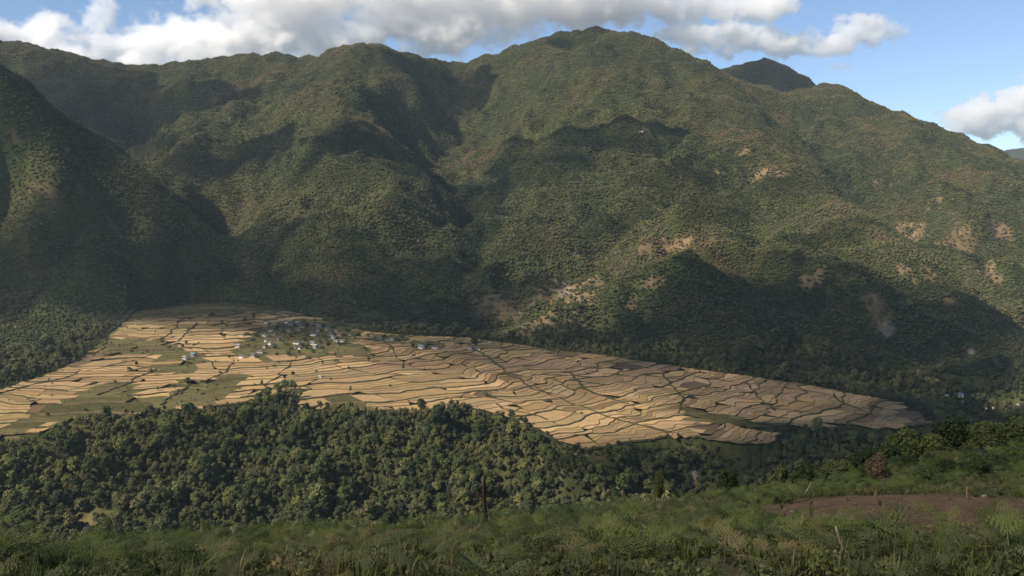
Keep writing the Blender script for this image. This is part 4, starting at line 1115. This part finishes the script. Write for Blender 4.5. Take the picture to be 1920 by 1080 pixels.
RED_CROWN = unit_crown(rg, 10, 1700, 0.026, M_RED, 1.0, 0.5)
NEAR_TRUNK = trunk_mesh('trunk', rg, 0.6, 0.03, 3); 
def near_tree(label, px, ptop, d, wpx, name='hillside_tree', crown=None, group=None, cat='tree', sink=0.0):
    d *= FS
    a = float(ray(px, ptop)[0]); zt = float(ray(px, ptop)[1]) * d; zb = float(fgz(a * d, d)[0]) - sink
    h = max(zt - zb, 0.8); w = wpx * d / F
    e = link(name, None, None, (a * d, d, zb)); e.scale = (w * 1.1, w * 1.1, h / 0.98); e.rotation_euler = (0, 0, rg.uniform(0, 6.28))
    MARKS['hill'].append((px, ptop + 20, label))
    tag(e, label, cat, group)
    tr = link('trunk', NEAR_TRUNK, e); tr.scale = (min(1, 0.4 * h / w),) * 2 + (1,)
    link('crown', crown or NEAR_CROWNS[int(rg.integers(0, 4))], e)
for px, pt, d, w, lb in ((1463,873,62,62,'low green tree at the left end of the hillside trees'),(1510,868,66,70,'green tree second from the left end of the hillside trees'),(1573,862,70,84,'dark bushy tree above the reddish shrub to its left'),
    (1622,846,78,84,'dark green tree rising straight behind the reddish shrub'),(1664,831,84,92,'rounded dark tree right of the reddish shrub'),(1706,803,92,104,'tall tree with a yellowish top near the tip of the fields'),(1752,813,90,88,'shorter dark tree between the two tall hillside trees'),
    (1797,781,96,100,'tallest round tree of the right hillside'),(1855,790,92,92,'dark tree second from the right edge on the hillside'),(1908,783,90,110,'large dark tree cut by the right edge of the picture'),(1985,780,90,110,'dark hillside tree just past the right edge'),
    (1590,884,58,60,'small green tree left behind the reddish shrub'),(1700,858,72,92,'broad bush below the yellowish tall tree'),(1778,850,70,92,'broad green bush below the tallest round tree'),(1850,846,66,92,'broad green bush low on the hillside near the right'),(1912,842,62,92,'low bush at the right edge below the large dark tree')):
    near_tree(lb, px, pt, d, w)
near_tree('round dark green shrub standing alone at the brow', 1364, 880, 34, 54, 'round_shrub', None, None, 'shrub')
near_tree('reddish-brown leafy shrub behind the bare earth', 1645, 850, 34, 60, 'reddish_shrub', RED_CROWN, None, 'shrub')
near_tree('narrow dark sapling at the brow right of centre', 1236, 880, 33, 30, 'dark_sapling', None, None, 'sapling')
for k in range(46):
    d = rg.uniform(36, 72) * FS; px = rg.uniform(1460, 1960); a = float(ray(px, 540)[0]); zb = float(fgz(a * d, d)[0]); w = rg.uniform(2.0, 4.2); h = rg.uniform(1.1, 2.2)
    e = link('low_bush', None, None, (a * d, d, zb - 0.15)); e.scale = (w, w, h); e.rotation_euler = (0, 0, rg.uniform(0, 6.28)); tag(e, beside('low bush', px, float(pix(a * d, d, zb + 1)[1]), 'hill', 'low bush on the green hillside behind the bare earth'), 'bush', 'low bushes on the right hillside')
    link('crown', NEAR_CROWNS[int(rg.integers(0, 4))], e)

# ------------------------------------------------------------------ village houses
M_WALL = {'white': simple('whitewash', (0.76, 0.72, 0.65), (0.58, 0.53, 0.46), 0.6), 'tan': simple('earth_wall', (0.44, 0.35, 0.25), (0.32, 0.25, 0.17), 0.6), 'grey': simple('grey_plaster', (0.34, 0.33, 0.32), (0.22, 0.22, 0.22), 0.6), 'brown': simple('timber_wall', (0.18, 0.11, 0.07), (0.10, 0.065, 0.045), 0.8), 'red': simple('red_wall', (0.33, 0.13, 0.09), (0.22, 0.09, 0.06), 0.8)}
M_ROOF = {'grey': simple('grey_roof', (0.135, 0.125, 0.115), (0.08, 0.075, 0.07), 0.7, 0.9), 'slate': simple('dark_roof', (0.085, 0.08, 0.075), (0.05, 0.048, 0.045), 0.7, 0.9), 'blue': simple('blue_roof', (0.13, 0.19, 0.27), (0.09, 0.13, 0.19), 0.5, 0.8), 'teal': simple('teal_roof', (0.17, 0.27, 0.27), (0.12, 0.19, 0.20), 0.5, 0.8), 'red': simple('red_roof', (0.28, 0.12, 0.085), (0.18, 0.08, 0.06), 0.7, 0.7), 'pale': simple('pale_roof', (0.32, 0.31, 0.29), (0.22, 0.21, 0.20), 0.5, 0.8)}
M_TIMBER = simple('window_timber', (0.13, 0.075, 0.045), (0.07, 0.045, 0.03), 1.2)
M_GLASS = simple('dark_window', (0.03, 0.032, 0.036), (0.02, 0.02, 0.022), 1.0, 0.3, spec=0.5)
_hc = {}
def house(label, px, py, wpx, wall='white', roof='grey', storeys=2, aspect=0.72, on=None, group='houses of the valley village', name='house', far=None):
    b = on(px, py) if on else fanpt(px, py)
    if far is None: b[2] = cone(b[0], b[1]) - 0.2 if on is None else b[2]
    w = wpx * b[1] / F * 0.9; dpt = w * aspect if w < 22 else 9.0; h = 2.7 * storeys if w > 7 else 2.4 * max(1, storeys - 0.6)
    if on is None: MARKS['field'].append((px, py, label))
    e = link(name, None, None, b); e.rotation_euler = (0, 0, rg.uniform(-0.75, -0.05)); tag(e, label, 'house', group)
    m = MB(); x, y = w / 2, dpt / 2; tp = 0.95
    m.add([(-x, -y, -1.5), (x, -y, -1.5), (x, y, -1.5), (-x, y, -1.5), (-x * tp, -y * tp, h), (x * tp, -y * tp, h), (x * tp, y * tp, h), (-x * tp, y * tp, h)], [(0, 3, 2, 1), (4, 5, 6, 7), (0, 1, 5, 4), (1, 2, 6, 5), (2, 3, 7, 6), (3, 0, 4, 7)])
    link('wall', m.mesh('wall', M_WALL[wall]), e)
    if storeys >= 2:
        m = MB(); m.box(-x * 0.86, x * 0.86, -y - 0.35, -y * 0.9, h * 0.56, h * 0.92); g = link('timber_gallery', m.mesh('timber_gallery', M_TIMBER), e)
        nw = max(2, int(w / 3.2))
        for k in range(nw):
            cx = -x * 0.78 + (k + 0.5) * x * 1.56 / nw; ww = x * 1.56 / nw * 0.55
            m = MB(); m.box(cx - ww / 2, cx + ww / 2, -y - 0.42, -y - 0.33, h * 0.62, h * 0.84); link('window', m.mesh('window', M_WALL['white'] if k % 2 else M_GLASS), g)
        for sx in (-0.5, 0.5):
            m = MB(); m.box(x * sx - 0.5, x * sx + 0.5, -y - 0.06, -y + 0.3, h * 0.2, h * 0.42); link('window', m.mesh('window', M_GLASS), e)
    else:
        for sx in (-0.55, 0.5):
            m = MB(); m.box(x * sx - 0.5, x * sx + 0.5, -y - 0.06, -y + 0.3, h * 0.35, h * 0.75); link('window', m.mesh('window', M_GLASS), e)
    m = MB(); m.box(-0.55, 0.55, -y - 0.05, -y + 0.25, 0, 2.0); link('door', m.mesh('door', M_TIMBER), e)
    m = MB(); ov = 0.9; rx, ry = x + ov, y + ov; rz = h + 0.45; rh = dpt * 0.24; t_ = 0.16      # gabled roof carried above an open attic
    for dz in (0,):
        m.add([(-rx, -ry, rz), (rx, -ry, rz), (rx, 0, rz + rh), (-rx, 0, rz + rh), (-rx, ry, rz), (rx, ry, rz), (-rx, -ry, rz - t_), (rx, -ry, rz - t_), (rx, 0, rz + rh - t_), (-rx, 0, rz + rh - t_), (-rx, ry, rz - t_), (rx, ry, rz - t_)],
              [(0, 1, 2, 3), (3, 2, 5, 4), (7, 6, 9, 8), (8, 9, 10, 11), (0, 6, 7, 1), (5, 11, 10, 4), (0, 3, 9, 6), (3, 4, 10, 9), (1, 7, 8, 2), (2, 8, 11, 5)])
    link('roof', m.mesh('roof', M_ROOF[roof]), e)
    m = MB(); m.box(-x * 0.8, x * 0.8, -0.3, 0.3, h, rz + rh * 0.8); link('attic', m.mesh('attic', M_WALL['brown']), e)
for a in [
  ('white house standing alone at the very top left of the village',500,606,8,'white','slate'),('white house at the upper edge of the village, below the wood',537,606,8,'white','grey'),('grey house right of the uppermost white village house',546,609,9,'grey','grey'),
  ('pale-roofed house at the top of the village beside the wood',558,608,9,'grey','pale'),('grey-brown house at the top right behind the tan longhouse',566,614,9,'tan','grey'),('small grey house upper left, above the white pair',516,612,8,'grey','grey',1),
  ('white house upper left with a dark timber front',508,622,8,'white','slate'),('large white house at the left edge of the village',497,631,11,'white','grey'),('tan house just right of the large white left-edge house',515,629,9,'tan','slate'),
  ('dark roofed house behind the tan longhouse',540,614,10,'brown','slate',1),('wide tan longhouse in the upper middle of the village',541,622,12,'tan','slate'),('small white house below the large left-edge house',499,641,7,'white','grey'),
  ('white house with grey roof in the lower left village row',507,646,9,'white','grey'),('tan house lowest in the left village row',497,652,9,'tan','slate'),('dark timber house between the left row and the big white house',523,639,9,'brown','slate'),
  ('biggest white house in the middle of the village',557,645,14,'white','slate'),('long low white house right below the biggest white house',559,653,14,'white','slate',1),('grey-roofed house hidden by trees in the middle of the village',560,620,9,'grey','grey'),
  ('brown house with red roof at the top right of the village',584,612,9,'brown','red'),('blue-roofed house at the top right of the village',598,613,10,'grey','blue'),('red-brown house between the blue roof and the white right house',587,621,9,'red','slate',1),
  ('small white house below the blue-roofed house',595,621,8,'white','grey',1),('bright white house right of the village middle',588,629,11,'white','slate'),('white house lower right, left of the grey broad roof',586,646,9,'white','teal'),
  ('grey house with a broad pale roof in the lower right village',592,652,12,'grey','pale'),('tan house high in the right village row',614,619,9,'tan','slate'),('dark house below the tan one in the right row',618,624,8,'brown','slate'),
  ('grey house in the middle of the right village row',621,630,8,'grey','grey'),('grey-roofed house at the top of the right row',632,623,9,'grey','grey'),('brown roofed house right of the right row',637,630,11,'tan','red'),
  ('white house with pale roof in the right row',625,635,8,'white','pale'),('pale house in front of the right row',631,640,10,'white','grey',1),('long white house at the right end of the village',641,640,14,'white','grey',1),
  ('tan house alone right of the village by the wood',657,629,9,'tan','slate'),('white house with grey roof between village and far fields',710,638,11,'white','grey'),('tiny white house left of the village among hedges',453,630,8,'white','grey',1),
  ('small white house with white roof left of the village',446,651,9,'white','pale'),('white house lowest left of the village',454,671,11,'white','grey'),('grey-roofed house right of the lowest white house',476,669,11,'grey','grey'),
  ('white house up right of the grey-roofed one below the village',488,662,11,'white','grey'),('white house with pale roof alone in the left fields',347,674,10,'white','pale'),('teal-roofed house behind the lone left white house',363,668,11,'grey','teal'),
  ('small white hut on the edge of the far fields',727,639,7,'white','grey',1),('white house with teal roof at the far edge of the fields',735,640,9,'white','teal'),('pale house hidden among trees in the far middle fields',790,653,12,'white','teal'),
  ('white house with red shrubs in the far middle fields',816,654,11,'white','slate'),('white house beside the big dark tree in the fields',881,654,10,'white','grey'),('tiny white shed right of the big dark tree',897,655,6,'white','grey',1),
  ('tiny white hut at the far edge of the fields near the wood',918,643,6,'white','pale',1),('brown open shed at the lower edge of the village',623,664,12,'brown','red',1),('white field hut in the lit fields below the village',601,707,7,'white','pale',1)]:
    house(*a)
RV = 'houses in the side valley at the right'
for a in [('long red building with teal roof in the right valley',1783,745,26,'red','teal',1),('white-fronted house joined to the long red building',1799,744,15,'white','teal'),('teal two-storey house in the right valley',1818,746,12,'grey','teal'),
          ('white house right of the teal house in the right valley',1857,756,11,'white','grey'),('long pale-roofed shed lowest in the right valley',1853,767,26,'white','pale',1),('tiny white hut in the right valley between two houses',1833,750,5,'white','pale',1),
          ('teal shed below the long red building',1803,755,7,'grey','teal',1),('pale house at the right edge of the picture',1911,764,12,'white','pale'),('tiny white hut on the spur high on the mountain',1202,248,10,'white','pale',1)]:
    house(*a, on=hit, group=RV if a[2] > 500 else 'lone mountain hut')

# ------------------------------------------------------------------ trees and bushes in the fields
def field_tree(label, px, py, hpx, wpx, group=None, cat='tree', name='field_tree', crown=None):
    b = fanpt(px, py); b[2] = cone(b[0], b[1]) - 0.3; k = b[1] / F
    e = link(name, None, None, b); e.scale = (wpx * k * 1.05, wpx * k * 1.05, hpx * k); e.rotation_euler = (0, 0, rg.uniform(0, 6.28)); tag(e, label, cat, group)
    tr = link('trunk', NEAR_TRUNK, e); tr.scale = (0.6, 0.6, 1)
    link('crown', crown or FIELD_CROWNS[int(rg.integers(0, 4))], e)
FIELD_CROWNS = [unit_crown(rg, 8, 260, 0.065, M_LEAF_OBJ) for _ in range(4)]
for a in [('tree on the hedge right of the upper left field',303,641,12,14),('narrow tree left of the small meadow in the left fields',256,687,13,8),('wide bush beside the narrow tree in the left fields',242,694,8,11),('dark double tree at the left end of the small meadow',283,704,16,15),
  ('large bush in the middle of the left fields',352,719,14,16),('round bush above the scrub in the lower left fields',296,732,9,10),('bush left of two in the lower left scrub',335,738,11,8),('bush right of two in the lower left scrub',343,737,9,7),('small bush on a bank near the left forest',216,719,8,9),
  ('bush below the upper left meadow',318,655,9,11),('bush left of the lone left house',343,652,8,9),('hedge tree above the lone left house',349,646,8,8),('tall dark tree in the upper fields left of the village',416,612,15,9),('bush right of the tall dark upper tree',425,614,8,8),
  ('tree in the upper fields close to the village',459,605,11,11),('tree at the top of the upper fields',476,598,11,9),('bush left of the lowest white village house',430,672,8,9),('slim tree in the lit fields below the village',491,723,13,8),('round tree on the bank below the village',549,705,11,10),
  ('small tree on the bank straight below the village',581,675,8,9),('low bush in the bright fields below the village',515,688,5,7),('slim tall tree alone in the bright middle fields',657,736,16,7),('small bush on a bank right of the bright fields',654,691,6,6),('slim tree right of the village on a bank',691,679,14,8),
  ('broad bush below the brown shed',630,679,8,14),('big dark tree beside the white house at the far fields',890,652,24,18),('round tree at the near edge of the middle fields',858,762,13,9),('small dark bush on a bank in the middle fields',731,725,6,7),('dark tree at the far edge of the right fields',1045,667,14,10),
  ('brown bush in the middle of the terraces',909,742,10,15),('bush at the lower tip of the near terraces',1272,818,9,8),('scrub tree left on the scarp edge',160,772,9,11),('scrub tree right beside it on the scarp edge',202,768,9,11),('scrub bush in the lower left meadow',90,780,8,10),
  ('tree among the red shrubs of the far fields',774,652,10,10),('tree right of the pale hidden house in the far fields',800,653,10,10),('bush on the bank of the right terraces',1090,776,5,7),('dark bush at the bend of the right terraces',1190,733,6,8),('bush at the right tip of the terraces',1705,772,6,9),('bush left of the brown patch in the terraces',1500,775,5,8)]:
    field_tree(*a); MARKS['field'].append((a[1], a[2], a[0]))
for k, (px, py, h, w) in enumerate([(486,752,20,20),(503,746,24,22),(520,738,26,22),(535,731,24,22),(549,733,24,20),(562,745,22,18),(540,748,26,24),(520,756,26,24),(500,760,22,24),(556,760,24,22),(575,770,18,20),(470,766,18,20),(450,770,16,18),(420,775,14,18)]):
    field_tree('tree of the wooded tongue reaching up into the fields, ' + ('highest at its tip', 'second highest')[k - 3] if k in (3, 4) else beside('wooded tongue tree', px, py, 'field', 'tree of the wooded tongue reaching up into the fields', 80), px, py, h, w, 'trees of the wooded tongue')
rv = np.random.default_rng(77)
VILL = [(490,618),(505,613),(520,618),(530,625),(532,634),(545,632),(552,628),(570,622),(574,632),(570,640),(578,648),(603,622),(607,632),(612,640),(600,642),(572,655),(545,656),(535,648),(515,655),(528,612),(552,614),(575,612),(606,616),(626,616),(645,630),(650,622),(648,645),(665,636),(615,650),(605,655),(520,668),(540,665),(585,662),(560,664),(474,642),(466,650),(480,632),(462,628),(672,630),(690,632),(700,640),(720,634),(745,640),(755,636),(570,606),(590,605),(530,644),(566,650)]
for px, py in VILL:
    field_tree(beside('leafy tree', px, py, 'field', 'dark leafy tree between the houses of the village', 60), px + rv.uniform(-1, 1), py + rv.uniform(-0.5, 0.5), rv.uniform(6.5, 11), rv.uniform(9, 15), 'trees between the village houses', name='village_tree')
for k in range(70):                                                       # bushes along the banks
    px, py = rv.uniform(0, 1000), rv.uniform(640, 765)
    b = fanpt(px, py)
    if not inside(FAN, np.array([b[0]]), np.array([b[1]]))[0] or (px > 640 and rv.random() < 0.6): continue
    field_tree(beside('small bush', px, py, 'field', 'small bush on a bank of the left and middle fields', 140), px, py, rv.uniform(3, 6.5), rv.uniform(4, 9), 'bushes on the field banks', 'bush', 'bank_bush')
M_STRAW = simple('straw_stack', (0.42, 0.30, 0.15), (0.28, 0.20, 0.10), 1.5)
for lb, px, py in (('straw stack in the upper left field, leftmost of three',255,610),('straw stack in the upper left field, middle of three',284,620),('straw stack in the upper left field, largest of three',289,622)):
    b = fanpt(px, py); m = MB(); r = 3.2 if 'largest' in lb else 2.4
    m.tube([(0, 0, -0.5), (0, 0, r * 0.7), (0, 0, r * 1.1), (0, 0, r * 1.6), (0, 0, r * 1.9)], [r * 0.85, r, r * 0.85, r * 0.4, 0.05], 10)
    tag(link('straw_stack', m.mesh('straw_stack', M_STRAW, True), None, b), lb, 'straw stack')
